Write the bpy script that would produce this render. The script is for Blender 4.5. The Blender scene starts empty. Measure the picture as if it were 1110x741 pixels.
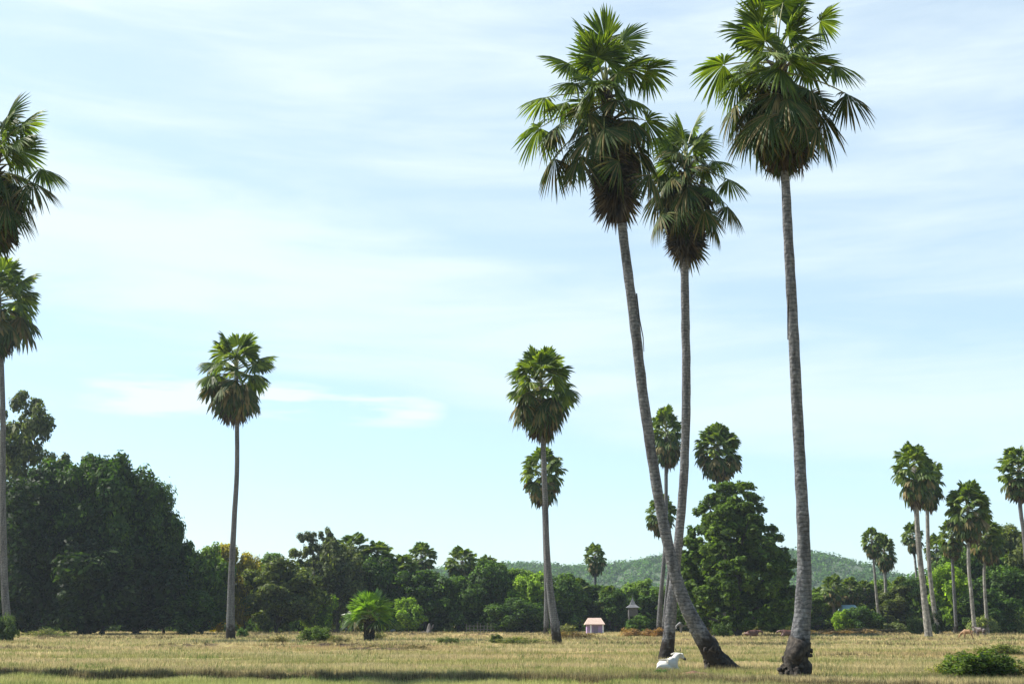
import bpy, math, random
import numpy as np
from mathutils import Vector, Matrix, noise as mn

random.seed(7)
S = bpy.context.scene
COL = S.collection
R = math.radians
PI = math.pi

# ------------------------------------------------------------------ camera maths
F, CX, CY, HY, CAMZ = 1300.0, 555.0, 370.5, 669.0, 2.0
PITCH = math.atan((HY - CY) / F)

def ray(px, py):
    x = (px - CX) / F; u = -(py - CY) / F
    c, s = math.cos(PITCH), math.sin(PITCH)
    return Vector((x, c - u * s, s + u * c))

def ground(px, py, z=0.0):
    d = ray(px, py); t = (z - CAMZ) / d.z
    return Vector((d.x * t, d.y * t, z))

def atY(px, py, Y):
    d = ray(px, py); t = Y / d.y
    return Vector((d.x * t, Y, CAMZ + d.z * t))

def mpp(px, py, Y):                     # metres per pixel there
    return (atY(px + 1, py, Y) - atY(px, py, Y)).length

# ------------------------------------------------------------------ materials
def new_mat(name):
    m = bpy.data.materials.new(name); m.use_nodes = True
    nt = m.node_tree; nt.nodes.clear()
    out = nt.nodes.new('ShaderNodeOutputMaterial')
    return m, nt, out

def N(nt, t, **kw):
    n = nt.nodes.new(t)
    for k, v in kw.items():
        if k.startswith('i_'):
            n.inputs[int(k[2:]) if k[2:].isdigit() else k[2:].replace('_', ' ')].default_value = v
        else: setattr(n, k, v)
    return n

def ramp(nt, src, stops):
    r = nt.nodes.new('ShaderNodeValToRGB')
    el = r.color_ramp.elements
    while len(el) < len(stops): el.new(0.5)
    for e, (p, c) in zip(el, stops):
        e.position = p; e.color = (*c, 1) if len(c) == 3 else c
    nt.links.new(src, r.inputs[0])
    return r

def mixc(nt, a, b, fac, mode='MIX'):
    m = nt.nodes.new('ShaderNodeMix'); m.data_type = 'RGBA'; m.blend_type = mode
    for idx, v in ((0, fac), (6, a), (7, b)):
        if isinstance(v, (int, float)): m.inputs[idx].default_value = v
        elif isinstance(v, tuple): m.inputs[idx].default_value = (*v, 1) if len(v) == 3 else v
        else: nt.links.new(v, m.inputs[idx])
    return m.outputs[2]

def leafy(name, stops, trans=0.35, use_objcol=False, rough=0.6, tcol=(1.25, 1.3, 0.6), patch=2.0, spec=0.25):
    """leaf material: every leaf island takes its own shade of the species colour"""
    m, nt, out = new_mat(name)
    g = N(nt, 'ShaderNodeNewGeometry')
    r = ramp(nt, g.outputs['Random Per Island'], stops)
    tc = N(nt, 'ShaderNodeTexCoord')
    no = N(nt, 'ShaderNodeTexNoise'); no.inputs['Scale'].default_value = patch
    nt.links.new(tc.outputs['Object'], no.inputs['Vector'])
    v = ramp(nt, no.outputs['Fac'], [(0.3, (0.62, 0.70, 0.72)), (0.7, (1.4, 1.3, 1.0))])
    c = mixc(nt, r.outputs[0], v.outputs[0], 1.0, 'MULTIPLY')
    if use_objcol:
        oi = N(nt, 'ShaderNodeObjectInfo')
        c = mixc(nt, c, oi.outputs['Color'], 1.0, 'MULTIPLY')
    b = N(nt, 'ShaderNodeBsdfPrincipled')
    b.inputs['Roughness'].default_value = rough
    b.inputs['Specular IOR Level'].default_value = spec
    nt.links.new(c, b.inputs['Base Color'])
    t = N(nt, 'ShaderNodeBsdfTranslucent')
    ct = mixc(nt, c, tcol, 1.0, 'MULTIPLY')
    nt.links.new(ct, t.inputs['Color'])
    mx = N(nt, 'ShaderNodeMixShader'); mx.inputs[0].default_value = trans
    nt.links.new(b.outputs[0], mx.inputs[1]); nt.links.new(t.outputs[0], mx.inputs[2])
    nt.links.new(mx.outputs[0], out.inputs[0])
    return m

M = {}
M['frond'] = leafy('palm_frond_green', [(0.0, (0.038, 0.068, 0.012)), (0.5, (0.072, 0.116, 0.018)), (1.0, (0.150, 0.200, 0.036))], 0.42, rough=0.5, spec=0.25, tcol=(1.9, 1.9, 0.6))
M['frond_old'] = leafy('palm_frond_ageing', [(0.0, (0.028, 0.050, 0.014)), (0.55, (0.050, 0.078, 0.020)), (0.8, (0.13, 0.105, 0.045)), (1.0, (0.19, 0.15, 0.08))], 0.22, rough=0.6, spec=0.12)
M['frond_dead'] = leafy('palm_frond_dead', [(0.0, (0.040, 0.031, 0.025)), (0.6, (0.074, 0.057, 0.044)), (1.0, (0.15, 0.12, 0.09))], 0.12, tcol=(1, 0.9, 0.7), spec=0.08)
M['petiole'] = leafy('palm_petiole', [(0.0, (0.17, 0.19, 0.06)), (1.0, (0.26, 0.26, 0.11))], 0.05, rough=0.4)
M['leaf'] = leafy('tree_leaves', [(0.0, (0.45, 0.5, 0.5)), (0.5, (1, 1, 1)), (0.88, (1.5, 1.45, 1.1)), (1.0, (2.6, 2.5, 2.2))], 0.36, use_objcol=True, rough=0.6, spec=0.15, patch=0.35, tcol=(1.8, 2.0, 0.7))  # palest stop paints sunlit glints onto a few leaves

def bark(name, base, dark, light, rings=True, ringscale=2.2, noise_s=3.0, bumpd=0.03, dirt=True):
    m, nt, out = new_mat(name)
    tc = N(nt, 'ShaderNodeTexCoord')
    b = N(nt, 'ShaderNodeBsdfPrincipled'); b.inputs['Roughness'].default_value = 0.85
    b.inputs['Specular IOR Level'].default_value = 0.2
    no = N(nt, 'ShaderNodeTexNoise'); no.inputs['Scale'].default_value = noise_s; no.inputs['Detail'].default_value = 6
    nt.links.new(tc.outputs['Object'], no.inputs['Vector'])
    r = ramp(nt, no.outputs['Fac'], [(0.32, dark), (0.5, base), (0.7, light)])
    c = r.outputs[0]
    h = no.outputs['Fac']
    if rings:
        w = N(nt, 'ShaderNodeTexWave', wave_type='BANDS', bands_direction='Z', wave_profile='SAW')
        w.inputs['Scale'].default_value = ringscale; w.inputs['Distortion'].default_value = 5.0
        w.inputs['Detail'].default_value = 2; w.inputs['Detail Scale'].default_value = 1.4
        nt.links.new(tc.outputs['Object'], w.inputs['Vector'])
        wr = ramp(nt, w.outputs['Fac'], [(0.0, (0.4, 0.4, 0.41)), (0.3, (1, 1, 1)), (1, (1.25, 1.25, 1.22))])
        c = mixc(nt, c, wr.outputs[0], 0.85, 'MULTIPLY')
        ad = N(nt, 'ShaderNodeMath', operation='ADD'); nt.links.new(w.outputs['Fac'], ad.inputs[0]); nt.links.new(h, ad.inputs[1])
        h = ad.outputs[0]
        mq = N(nt, 'ShaderNodeMapping'); mq.inputs['Scale'].default_value = (3.0, 3.0, 0.35); nt.links.new(tc.outputs['Object'], mq.inputs[0])
        n5 = N(nt, 'ShaderNodeTexNoise'); n5.inputs['Scale'].default_value = 1.6; n5.inputs['Detail'].default_value = 5; nt.links.new(mq.outputs[0], n5.inputs['Vector'])
        st = ramp(nt, n5.outputs['Fac'], [(0.32, (0.55, 0.54, 0.55)), (0.5, (1, 1, 1)), (0.72, (1.25, 1.24, 1.22))])
        c = mixc(nt, c, st.outputs[0], 1.0, 'MULTIPLY')
        # dark lichen and soil stain that climbs the foot of the trunk
        sx = N(nt, 'ShaderNodeSeparateXYZ'); nt.links.new(tc.outputs['Object'], sx.inputs[0])
        n2 = N(nt, 'ShaderNodeTexNoise'); n2.inputs['Scale'].default_value = 2.6; n2.inputs['Detail'].default_value = 5
        nt.links.new(tc.outputs['Object'], n2.inputs['Vector'])
        ma = N(nt, 'ShaderNodeMath', operation='MULTIPLY_ADD'); ma.inputs[1].default_value = 3.2; nt.links.new(n2.outputs['Fac'], ma.inputs[0])
        mi = N(nt, 'ShaderNodeMath', operation='MULTIPLY'); mi.inputs[1].default_value = -1.0; nt.links.new(sx.outputs[2], mi.inputs[0])
        nt.links.new(mi.outputs[0], ma.inputs[2])
        sr = ramp(nt, ma.outputs[0], [(0.15, (0, 0, 0)), (0.75, (1, 1, 1))])
        if dirt: c = mixc(nt, c, (0.026, 0.021, 0.018), sr.outputs[0])
    bp = N(nt, 'ShaderNodeBump'); bp.inputs['Strength'].default_value = 0.8; bp.inputs['Distance'].default_value = bumpd
    nt.links.new(h, bp.inputs['Height']); nt.links.new(bp.outputs[0], b.inputs['Normal'])
    nt.links.new(c, b.inputs['Base Color']); nt.links.new(b.outputs[0], out.inputs[0])
    return m

M['palmbark'] = bark('palm_bark', (0.125, 0.124, 0.130), (0.078, 0.077, 0.083), (0.195, 0.192, 0.197), noise_s=9.0, bumpd=0.05)
M['palebark'] = bark('palm_bark_pale', (0.20, 0.19, 0.17), (0.11, 0.105, 0.10), (0.30, 0.28, 0.25), dirt=False)
M['rootbark'] = bark('palm_root', (0.034, 0.028, 0.023), (0.014, 0.011, 0.009), (0.080, 0.066, 0.052), rings=False, noise_s=7, bumpd=0.06)
M['treebark'] = bark('tree_bark', (0.06, 0.052, 0.045), (0.03, 0.026, 0.022), (0.11, 0.10, 0.09), rings=False, noise_s=2)

def plain(name, col, rough=0.8, var=0.25, scale=4.0, bump=0.01):
    m, nt, out = new_mat(name)
    tc = N(nt, 'ShaderNodeTexCoord')
    no = N(nt, 'ShaderNodeTexNoise'); no.inputs['Scale'].default_value = scale; no.inputs['Detail'].default_value = 5
    nt.links.new(tc.outputs['Object'], no.inputs['Vector'])
    r = ramp(nt, no.outputs['Fac'], [(0.3, tuple(c * (1 - var) for c in col)), (0.7, tuple(min(0.9, c * (1 + var)) for c in col))])
    b = N(nt, 'ShaderNodeBsdfPrincipled'); b.inputs['Roughness'].default_value = rough
    nt.links.new(r.outputs[0], b.inputs['Base Color'])
    bp = N(nt, 'ShaderNodeBump'); bp.inputs['Distance'].default_value = bump; bp.inputs['Strength'].default_value = 0.6
    nt.links.new(no.outputs['Fac'], bp.inputs['Height']); nt.links.new(bp.outputs[0], b.inputs['Normal'])
    nt.links.new(b.outputs[0], out.inputs[0])
    return m

# ------------------------------------------------------------------ object helpers
def link(o, parent=None):
    COL.objects.link(o)
    if parent: o.parent = parent
    return o

def tag(o, label=None, cat=None, group=None, kind=None):
    if label: o['label'] = label
    if cat: o['category'] = cat
    if group: o['group'] = group
    if kind: o['kind'] = kind
    return o

def empty(name, loc, label, cat, group=None):
    o = bpy.data.objects.new(name, None); o.location = loc; o.empty_display_size = 0.3
    link(o); return tag(o, label, cat, group)

class MB:
    def __init__(s): s.v = []; s.f = []; s.m = []
    def add(s, vs, fs, mi=0):
        b = len(s.v); s.v.extend(vs); s.f.extend([tuple(i + b for i in f) for f in fs]); s.m.extend([mi] * len(fs))
    def tube(s, pts, rad, n=8, mi=0, cap=True, lump=0.0, seed=0):
        vs, fs = [], []
        k = len(pts)
        for i, p in enumerate(pts):
            p = Vector(p)
            d = (Vector(pts[min(i + 1, k - 1)]) - Vector(pts[max(i - 1, 0)])).normalized()
            a = d.cross(Vector((0, 1, 0)));
            if a.length < 0.1: a = d.cross(Vector((1, 0, 0)))
            a.normalize(); b = d.cross(a)
            for j in range(n):
                t = 2 * PI * j / n
                r = rad[i]
                q = p + (a * math.cos(t) + b * math.sin(t)) * r
                if lump:
                    q += (q - p) * lump * mn.noise(Vector((q.x * 2.2 + seed, q.y * 2.2, q.z * 1.6)))
                vs.append(q)
        for i in range(k - 1):
            for j in range(n):
                fs.append((i * n + j, i * n + (j + 1) % n, (i + 1) * n + (j + 1) % n, (i + 1) * n + j))
        if cap: fs.append(tuple(range(n))[::-1]); fs.append(tuple((k - 1) * n + j for j in range(n)))
        s.add(vs, fs, mi)
    def box(s, x0, x1, y0, y1, z0, z1, mi=0):
        vs = [Vector((x, y, z)) for z in (z0, z1) for x, y in ((x0, y0), (x1, y0), (x1, y1), (x0, y1))]
        s.add(vs, [(3, 2, 1, 0), (4, 5, 6, 7), (0, 1, 5, 4), (1, 2, 6, 5), (2, 3, 7, 6), (3, 0, 4, 7)], mi)
    def mesh(s, name, mats, smooth=False):
        me = bpy.data.meshes.new(name); me.from_pydata([tuple(v) for v in s.v], [], s.f)
        for m in mats: me.materials.append(m)
        me.polygons.foreach_set('material_index', s.m)
        if smooth: me.polygons.foreach_set('use_smooth', [True] * len(s.f))
        me.update(); return me
    def build(s, name, mats, parent=None, loc=(0, 0, 0), smooth=False):
        o = bpy.data.objects.new(name, s.mesh(name, mats, smooth)); o.location = loc
        return link(o, parent)

def np_mesh(name, verts, quads, mats, colors=None):
    """fast mesh from arrays; quads (n,k)"""
    me = bpy.data.meshes.new(name)
    k = quads.shape[1]; n = len(quads)
    me.vertices.add(len(verts)); me.vertices.foreach_set('co', verts.astype(np.float32).ravel())
    me.loops.add(n * k); me.loops.foreach_set('vertex_index', quads.astype(np.int32).ravel())
    me.polygons.add(n); me.polygons.foreach_set('loop_start', np.arange(0, n * k, k, dtype=np.int32))
    for m in mats: me.materials.append(m)
    me.update(calc_edges=True)
    if colors is not None:
        at = me.color_attributes.new('Col', 'FLOAT_COLOR', 'POINT')
        c = np.ones((len(verts), 4), np.float32); c[:, :3] = colors
        at.data.foreach_set('color', c.ravel())
    me.validate()
    return me

# ------------------------------------------------------------------ terrain
EDGE = [(-80, 48.5), (0, 47.0), (150, 45.5), (300, 44.8), (480, 43.3), (640, 42.2), (735, 41.2), (800, 39.6), (870, 38.0), (960, 37.6), (1110, 36.2), (1250, 36)]
EDGEX = [((px - CX) / F * Y, Y) for px, Y in EDGE]
ex = np.array([e[0] for e in EDGEX]); ey = np.array([e[1] for e in EDGEX])
def edge_y(x):
    return np.interp(x, ex, ey) + 0.35 * np.sin(x * 1.3) * np.cos(x * 0.37) + 0.12 * np.sin(x * 4.1)

def band_Y(py): return ground(555, py).y
# low earth banks between the paddies: (pxL, pxR, py, height, width)
BUNDS = [(-400, 106, 704, 0.22, 0.7), (172, 470, 701.5, 0.24, 0.7), (470, 760, 699, 0.13, 0.8), (380, 470, 706, 0.30, 0.9),
         (-400, 300, 692.5, 0.20, 1.0), (560, 1300, 694.0, 0.18, 1.0), (760, 1300, 700, 0.16, 0.8), (560, 720, 707, 0.10, 0.6),
         (-300, 500, 715, 0.08, 0.5), (870, 1300, 712, 0.14, 0.6), (250, 640, 688.5, 0.22, 1.2), (820, 1200, 688.7, 0.2, 1.2), (500, 900, 718, 0.07, 0.5)]
def height(x, y):
    x = np.asarray(x, float); y = np.asarray(y, float)
    e = edge_y(x)
    t = np.clip((y - (e - 0.22)) / 0.34, 0, 1); t = t * t * (3 - 2 * t)
    drop = np.interp(x, [-20, -5, 2, 8, 14], [0.36, 0.30, 0.24, 0.2, 0.22]) * (0.82 + 0.18 * np.sin(x * 0.83 + 1) * np.sin(x * 0.31) + 0.1 * np.sin(x * 2.9))
    z = -drop * (1 - t)
    lip = 0.03 * np.sin(x * 3.3) * np.exp(-((y - e) / 0.4) ** 2)
    z = z + lip
    for (a, b, py, h, w) in BUNDS:
        Y = band_Y(py)
        xa = (a - CX) / F * Y; xb = (b - CX) / F * Y
        wob = 0.6 * np.sin(x * 0.21 + py) + 0.25 * np.sin(x * 0.9 + py * 2)
        m = 1 / (1 + np.exp(-(x - xa) * 1.2)) * 1 / (1 + np.exp((x - xb) * 1.2))
        dd = y - Y - wob
        prof = np.where(dd < 0, np.exp(-(dd / 0.16) ** 2), np.exp(-(dd / (w * 0.9)) ** 2)) * 1.25
        z = z + h * m * prof * (0.75 + 0.25 * np.sin(x * 0.7 + py))
    z = z + 0.02 * np.sin(x * 1.7 + y * 0.6) * np.sin(y * 1.1 - x * 0.3) + 0.015 * np.sin(x * 5.1) * np.sin(y * 4.3)
    # soil heaped round the feet of the two nearest palms
    return z
def gz(x, y): return float(height(x, y))

def build_ground():
    xs = np.concatenate([np.linspace(-1500, -130, 24)[:-1], np.linspace(-130, -30, 140)[:-1], np.arange(-30, 30, 0.2), np.linspace(30, 130, 140), np.linspace(130, 1500, 24)[1:]])
    ys = np.concatenate([np.linspace(-40, 33, 12)[:-1], np.arange(33, 50, 0.09), np.arange(50, 75, 0.15), np.arange(75, 165, 0.28), np.arange(165, 190, .5), np.linspace(190, 1500, 60)])
    X, Y = np.meshgrid(xs, ys)
    Z = height(X, Y)
    rough = np.random.default_rng(1).normal(0, 1, Z.shape) * (np.where((Y > 33) & (Y < 60), 0.012, 0.0) + np.where(np.abs(Y - edge_y(X)) < .3, 0.03, 0))
    Z = Z + rough
    V = np.stack([X, Y, Z], -1).reshape(-1, 3)
    nx, ny = len(xs), len(ys)
    i = np.arange(nx * ny).reshape(ny, nx)
    Q = np.stack([i[:-1, :-1], i[:-1, 1:], i[1:, 1:], i[1:, :-1]], -1).reshape(-1, 4)
    m, nt, out = new_mat('dry_paddy_field')
    g = N(nt, 'ShaderNodeNewGeometry'); tc = N(nt, 'ShaderNodeTexCoord')
    mp = N(nt, 'ShaderNodeMapping'); mp.inputs['Scale'].default_value = (0.05, 0.30, 0.1)
    nt.links.new(tc.outputs['Object'], mp.inputs[0])
    n1 = N(nt, 'ShaderNodeTexNoise'); n1.inputs['Scale'].default_value = 1.0; n1.inputs['Detail'].default_value = 6
    nt.links.new(mp.outputs[0], n1.inputs['Vector'])
    c1 = ramp(nt, n1.outputs['Fac'], [(0.30, (0.17, 0.17, 0.06)), (0.48, (0.30, 0.245, 0.105)), (0.66, (0.40, 0.30, 0.145)), (0.78, (0.37, 0.24, 0.125))])
    n2 = N(nt, 'ShaderNodeTexNoise'); n2.inputs['Scale'].default_value = 3.5; n2.inputs['Detail'].default_value = 8
    nt.links.new(tc.outputs['Object'], n2.inputs['Vector'])
    c2 = ramp(nt, n2.outputs['Fac'], [(0.35, (0.55, 0.5, 0.45)), (0.6, (1.1, 1.1, 1.05))])
    c = mixc(nt, c1.outputs[0], c2.outputs[0], 1.0, 'MULTIPLY')
    sx = N(nt, 'ShaderNodeSeparateXYZ'); nt.links.new(g.outputs['True Normal'], sx.inputs[0])
    sr = ramp(nt, sx.outputs[2], [(0.72, (1, 1, 1)), (0.93, (0, 0, 0))])
    n3 = N(nt, 'ShaderNodeTexNoise'); n3.inputs['Scale'].default_value = 2.4; n3.inputs['Detail'].default_value = 6
    nt.links.new(tc.outputs['Object'], n3.inputs['Vector'])
    soil = ramp(nt, n3.outputs['Fac'], [(0.35, (0.04, 0.028, 0.02)), (0.62, (0.11, 0.08, 0.052))])  # bare soil, darkened to stand in for shade on steep bank faces
    c = mixc(nt, c, soil.outputs[0], sr.outputs[0])
    b = N(nt, 'ShaderNodeBsdfPrincipled'); b.inputs['Roughness'].default_value = 0.95; b.inputs['Specular IOR Level'].default_value = 0.1
    nt.links.new(c, b.inputs['Base Color'])
    bp = N(nt, 'ShaderNodeBump'); bp.inputs['Distance'].default_value = 0.08
    nt.links.new(n2.outputs['Fac'], bp.inputs['Height']); nt.links.new(bp.outputs[0], b.inputs['Normal'])
    nt.links.new(b.outputs[0], out.inputs[0])
    o = bpy.data.objects.new('ground', np_mesh('ground', V, Q, [m])); link(o)
    o.data.polygons.foreach_set('use_smooth', [True] * len(o.data.polygons))
    tag(o, 'dry stubble paddy field crossed by low earth banks', 'field', kind='structure')
build_ground()

def blade_material():
    m, nt, out = new_mat('grass_blades')
    a = N(nt, 'ShaderNodeVertexColor', layer_name='Col')
    b = N(nt, 'ShaderNodeBsdfDiffuse'); t = N(nt, 'ShaderNodeBsdfTranslucent')
    nt.links.new(a.outputs[0], b.inputs[0]); nt.links.new(a.outputs[0], t.inputs[0])
    mx = N(nt, 'ShaderNodeMixShader'); mx.inputs[0].default_value = 0.4
    nt.links.new(b.outputs[0], mx.inputs[1]); nt.links.new(t.outputs[0], mx.inputs[2]); nt.links.new(mx.outputs[0], out.inputs[0])
    return m
M['blade'] = blade_material()

def lown(x, y, s, seed):                 # cheap smooth noise
    return (np.sin(x * s + seed) * np.cos(y * s * 1.7 + seed * 2.1) + np.sin(x * s * 2.3 + y * s * 1.1 + seed * 3) * 0.6 + np.sin(y * s * 3.1 - x * s * .7 + seed) * .5) / 2.1

def build_grass():
    rg = np.random.default_rng(5)
    n = 210000
    py_ = rg.uniform(684.5, 760, n)
    # even density on the retina of a person standing at the field edge -> thins with distance
    Yd = np.interp(py_, np.linspace(683, 762, 160), [ground(555, p).y for p in np.linspace(683, 762, 160)])
    Y = Yd + rg.normal(0, 0.4, n)
    X = rg.uniform(-0.56, 0.56, n) * Y
    near = Y < edge_y(X)
    face = np.abs(Y - edge_y(X)) < 0.24
    keep = ~(face & (rg.random(n) < 0.45))
    patch = lown(X, Y, 0.35, 4.0)
    grad = (height(X, Y + .12) - height(X, Y - .12)) / .24
    keep &= ~((grad > .35) & (rg.random(n) < .8))
    keep &= ~((patch < -0.45) & (rg.random(n) < 0.75))
    X, Y, near, patch, face = X[keep], Y[keep], near[keep], patch[keep], face[keep]
    xe = rg.uniform(-26, 26, 9000); ye = edge_y(xe) + rg.normal(0.02, .14, 9000)
    for (a_, b_, p_, h_, w_) in BUNDS:
        if h_ < .12: continue
        Yb = band_Y(p_); xa = max(-.5 * Yb, (a_ - CX) / F * Yb); xb = min(.5 * Yb, (b_ - CX) / F * Yb)
        q = int((xb - xa) * 22); xx = rg.uniform(xa, xb, q); keep2 = lown(xx, 0 * xx + p_, .5, p_) > -.25; xx = xx[keep2]; q = len(xx)
        xe = np.concatenate([xe, xx]); ye = np.concatenate([ye, Yb + .6 * np.sin(xx * .21 + p_) + .25 * np.sin(xx * .9 + p_ * 2) + rg.normal(-.05, .28, q)])
    for (px_, py_f, rr_) in ((862, 736, 1.0), (786, 727, 1.1), (722, 717, .8), (725, 731, 1.1), (756, 736, 1.2), (1066, 737, 2.2), (1040, 735, 1.6)):
        f_ = ground(px_, py_f); q = int(260 * rr_); aa = rg.uniform(0, 6.283, q); r2 = np.abs(rg.normal(0, .6, q)) * rr_ + .3 * rr_
        xe = np.concatenate([xe, f_.x + np.cos(aa) * r2]); ye = np.concatenate([ye, f_.y + np.sin(aa) * r2 - .2])
    nclump = 900                                  # greener tussocks scattered through the stubble
    pyc = rg.uniform(689, 741, nclump); yc = np.interp(pyc, np.linspace(683, 762, 160), [ground(555, p).y for p in np.linspace(683, 762, 160)]); xc = rg.uniform(-.5, .5, nclump) * yc
    rep_ = rg.integers(6, 26, nclump); sg = np.repeat(rg.uniform(.1, .45, nclump) * yc / 55, rep_)
    nbank = len(xe)
    xe = np.concatenate([xe, np.repeat(xc, rep_) + rg.normal(0, 1, len(sg)) * sg * 1.6]); ye = np.concatenate([ye, np.repeat(yc, rep_) + rg.normal(0, 1, len(sg)) * sg])
    ne = len(xe)
    isedge = np.concatenate([np.zeros(len(X), int), np.ones(nbank, int), np.full(ne - nbank, 2)])
    X = np.concatenate([X, xe]); Y = np.concatenate([Y, ye]); near = np.concatenate([near, ye < edge_y(xe)]); patch = np.concatenate([patch, rg.uniform(-.3, 1, ne)])
    n = len(X)
    Z = height(X, Y)
    nb = 4
    X = np.repeat(X, nb); Y = np.repeat(Y, nb); Z = np.repeat(Z, nb); near = np.repeat(near, nb); patch = np.repeat(patch, nb); isedge = np.repeat(isedge, nb)
    k = len(X)
    X = X + rg.normal(0, 0.05, k); Y = Y + rg.normal(0, 0.05, k)
    sc = np.clip(Y / 60, 0.75, 2.0)
    h = rg.uniform(0.07, 0.2, k) * np.where(near, 1.25, 1.0) * (1 + 0.45 * patch) * (1 + 0.15 * sc)
    w = rg.uniform(0.006, 0.014, k) * sc * 1.5
    ang = rg.uniform(0, PI, k); la = rg.uniform(0, 2 * PI, k); lean = rg.uniform(0, 0.4, k) * h
    dx, dy = np.cos(ang) * w, np.sin(ang) * w
    A = np.stack([X - dx, Y - dy, Z - 0.01], -1); B = np.stack([X + dx, Y + dy, Z - 0.01], -1)
    C = np.stack([X + np.cos(la) * lean, Y + np.sin(la) * lean, Z + h], -1)
    V = np.stack([A, B, C], 1).reshape(-1, 3)
    T = np.arange(k * 3).reshape(-1, 3)
    tan = np.array([0.56, 0.45, 0.25]); org = np.array([0.46, 0.29, 0.15]); grn = np.array([0.27, 0.28, 0.085]); lime = np.array([0.37, 0.39, 0.13])
    g = np.clip(0.42 + 0.8 * lown(X * .35, Y, 0.30, 1.3) + 0.4 * lown(X * .3, Y, 0.9, 5.3) + 0.25 * rg.normal(0, 1, k), 0, 1)
    g = np.where(near, np.clip(g + 0.5, 0, 1), g)
    g = np.where(Y > 75, g * 0.8, g)
    o = np.clip(lown(X, Y, 0.09, 9.0), 0, 1) * (Y > 60)
    base = tan * (1 - g[:, None]) + np.where(near[:, None], lime, grn) * g[:, None]
    base = base * (1 - 0.6 * o[:, None]) + org * 0.6 * o[:, None]
    band = 1 + 0.22 * lown(X * .12, Y, 1.1, 2.2) + 0.18 * lown(X * .5, Y, .5, 7.7)
    base = base * (rg.uniform(0.6, 1.25, k) * band)[:, None]
    base = np.where(isedge[:, None] == 2, np.array([0.17, 0.21, 0.065]) * rg.uniform(.5, 1.5, k)[:, None], base)
    base = np.where(isedge[:, None] == 1, np.array([0.25, 0.21, 0.11]) * rg.uniform(.4, 1.5, k)[:, None], base)
    colr = np.repeat(base, 3, 0)
    ob = bpy.data.objects.new('field_grass', np_mesh('field_grass', V, T, [M['blade']], colr)); link(ob)
    tag(ob, 'yellow green rice stubble and grass covering the field', 'grass', kind='stuff')
build_grass()

# ------------------------------------------------------------------ palms
def frond_geo(mb, org, az, el, Lp, Rb, rnd, nseg=44, secs=(0.03, 0.3, 0.6, 0.8, 1.0), droop=0.35, fold=0.35, bend=0.35,
              span=R(140), roll=0.0, mats=(0, 1), pet_n=5, tj=0.68, pr=0.028, wide=1.0):
    h = Vector((math.cos(az), math.sin(az), 0)); z = Vector((0, 0, 1)); s = z.cross(h)
    p = Vector(org); pts = [p.copy()]; e = el
    for i in range(5):
        e -= bend / 5
        p = p + (h * math.cos(e) + z * math.sin(e)) * (Lp / 5); pts.append(p.copy())
    if pr > 0: mb.tube(pts, [pr * 1.7, pr * 1.2, pr, pr * .9, pr * .8, pr * .6], pet_n, mats[1])
    d = h * math.cos(e) + z * math.sin(e); n = z * math.cos(e) - h * math.sin(e)
    s2 = s * math.cos(roll) + n * math.sin(roll); n2 = n * math.cos(roll) - s * math.sin(roll)
    H = p; da = span / nseg
    for i in range(nseg):
        a = -span + 2 * span * (i + .5) / nseg + rnd.uniform(-.3, .3) * da
        Rl = Rb * (0.84 + 0.16 * math.cos(a * 0.9)) * rnd.uniform(0.86, 1.07) * (rnd.uniform(.5, .85) if rnd.random() < .06 else 1)
        c0 = d * math.cos(a) + s2 * math.sin(a); wv = s2 * math.cos(a) - d * math.sin(a)
        dr = droop * rnd.uniform(0.5, 1.5); sw = rnd.uniform(-.08, .08)
        vs = []
        for t in secs:
            r = t * Rl
            c = H + c0 * r + n2 * (-fold * abs(math.sin(a)) ** 1.3 * r - 0.10 * r * t) + wv * (sw * r * t)
            c.z -= dr * Rl * t ** 2.4
            if t <= tj: w = r * math.tan(da) * 1.05 * wide
            else: w = tj * Rl * math.tan(da) * 1.05 * wide * max(0.04, 1 - (t - tj) / (1 - tj))
            up = n2 * (w * 0.7)
            vs += [c - wv * w, c + up, c + wv * w]
        fs = []
        for k in range(len(secs) - 1):
            b = k * 3
            fs += [(b, b + 1, b + 4, b + 3), (b + 1, b + 2, b + 5, b + 4)]
        mb.add(vs, fs, mats[0])

def trunk_mesh(mb, pts, rad, n=20, lump=0.06, seed=0, sub=6):
    P, Q = [], []
    k = len(pts)
    for i in range(k - 1):
        p0 = pts[max(i - 1, 0)]; p1 = pts[i]; p2 = pts[i + 1]; p3 = pts[min(i + 2, k - 1)]
        for j in range(sub):
            t = j / sub
            P.append(0.5 * ((2 * p1) + (p2 - p0) * t + (2 * p0 - 5 * p1 + 4 * p2 - p3) * t * t + (3 * p1 - p0 - 3 * p2 + p3) * t ** 3))
            Q.append(rad[i] * (1 - t) + rad[i + 1] * t)
    P.append(pts[-1]); Q.append(rad[-1])
    mb.tube(P, Q, n, 0, True, lump, seed)

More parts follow.
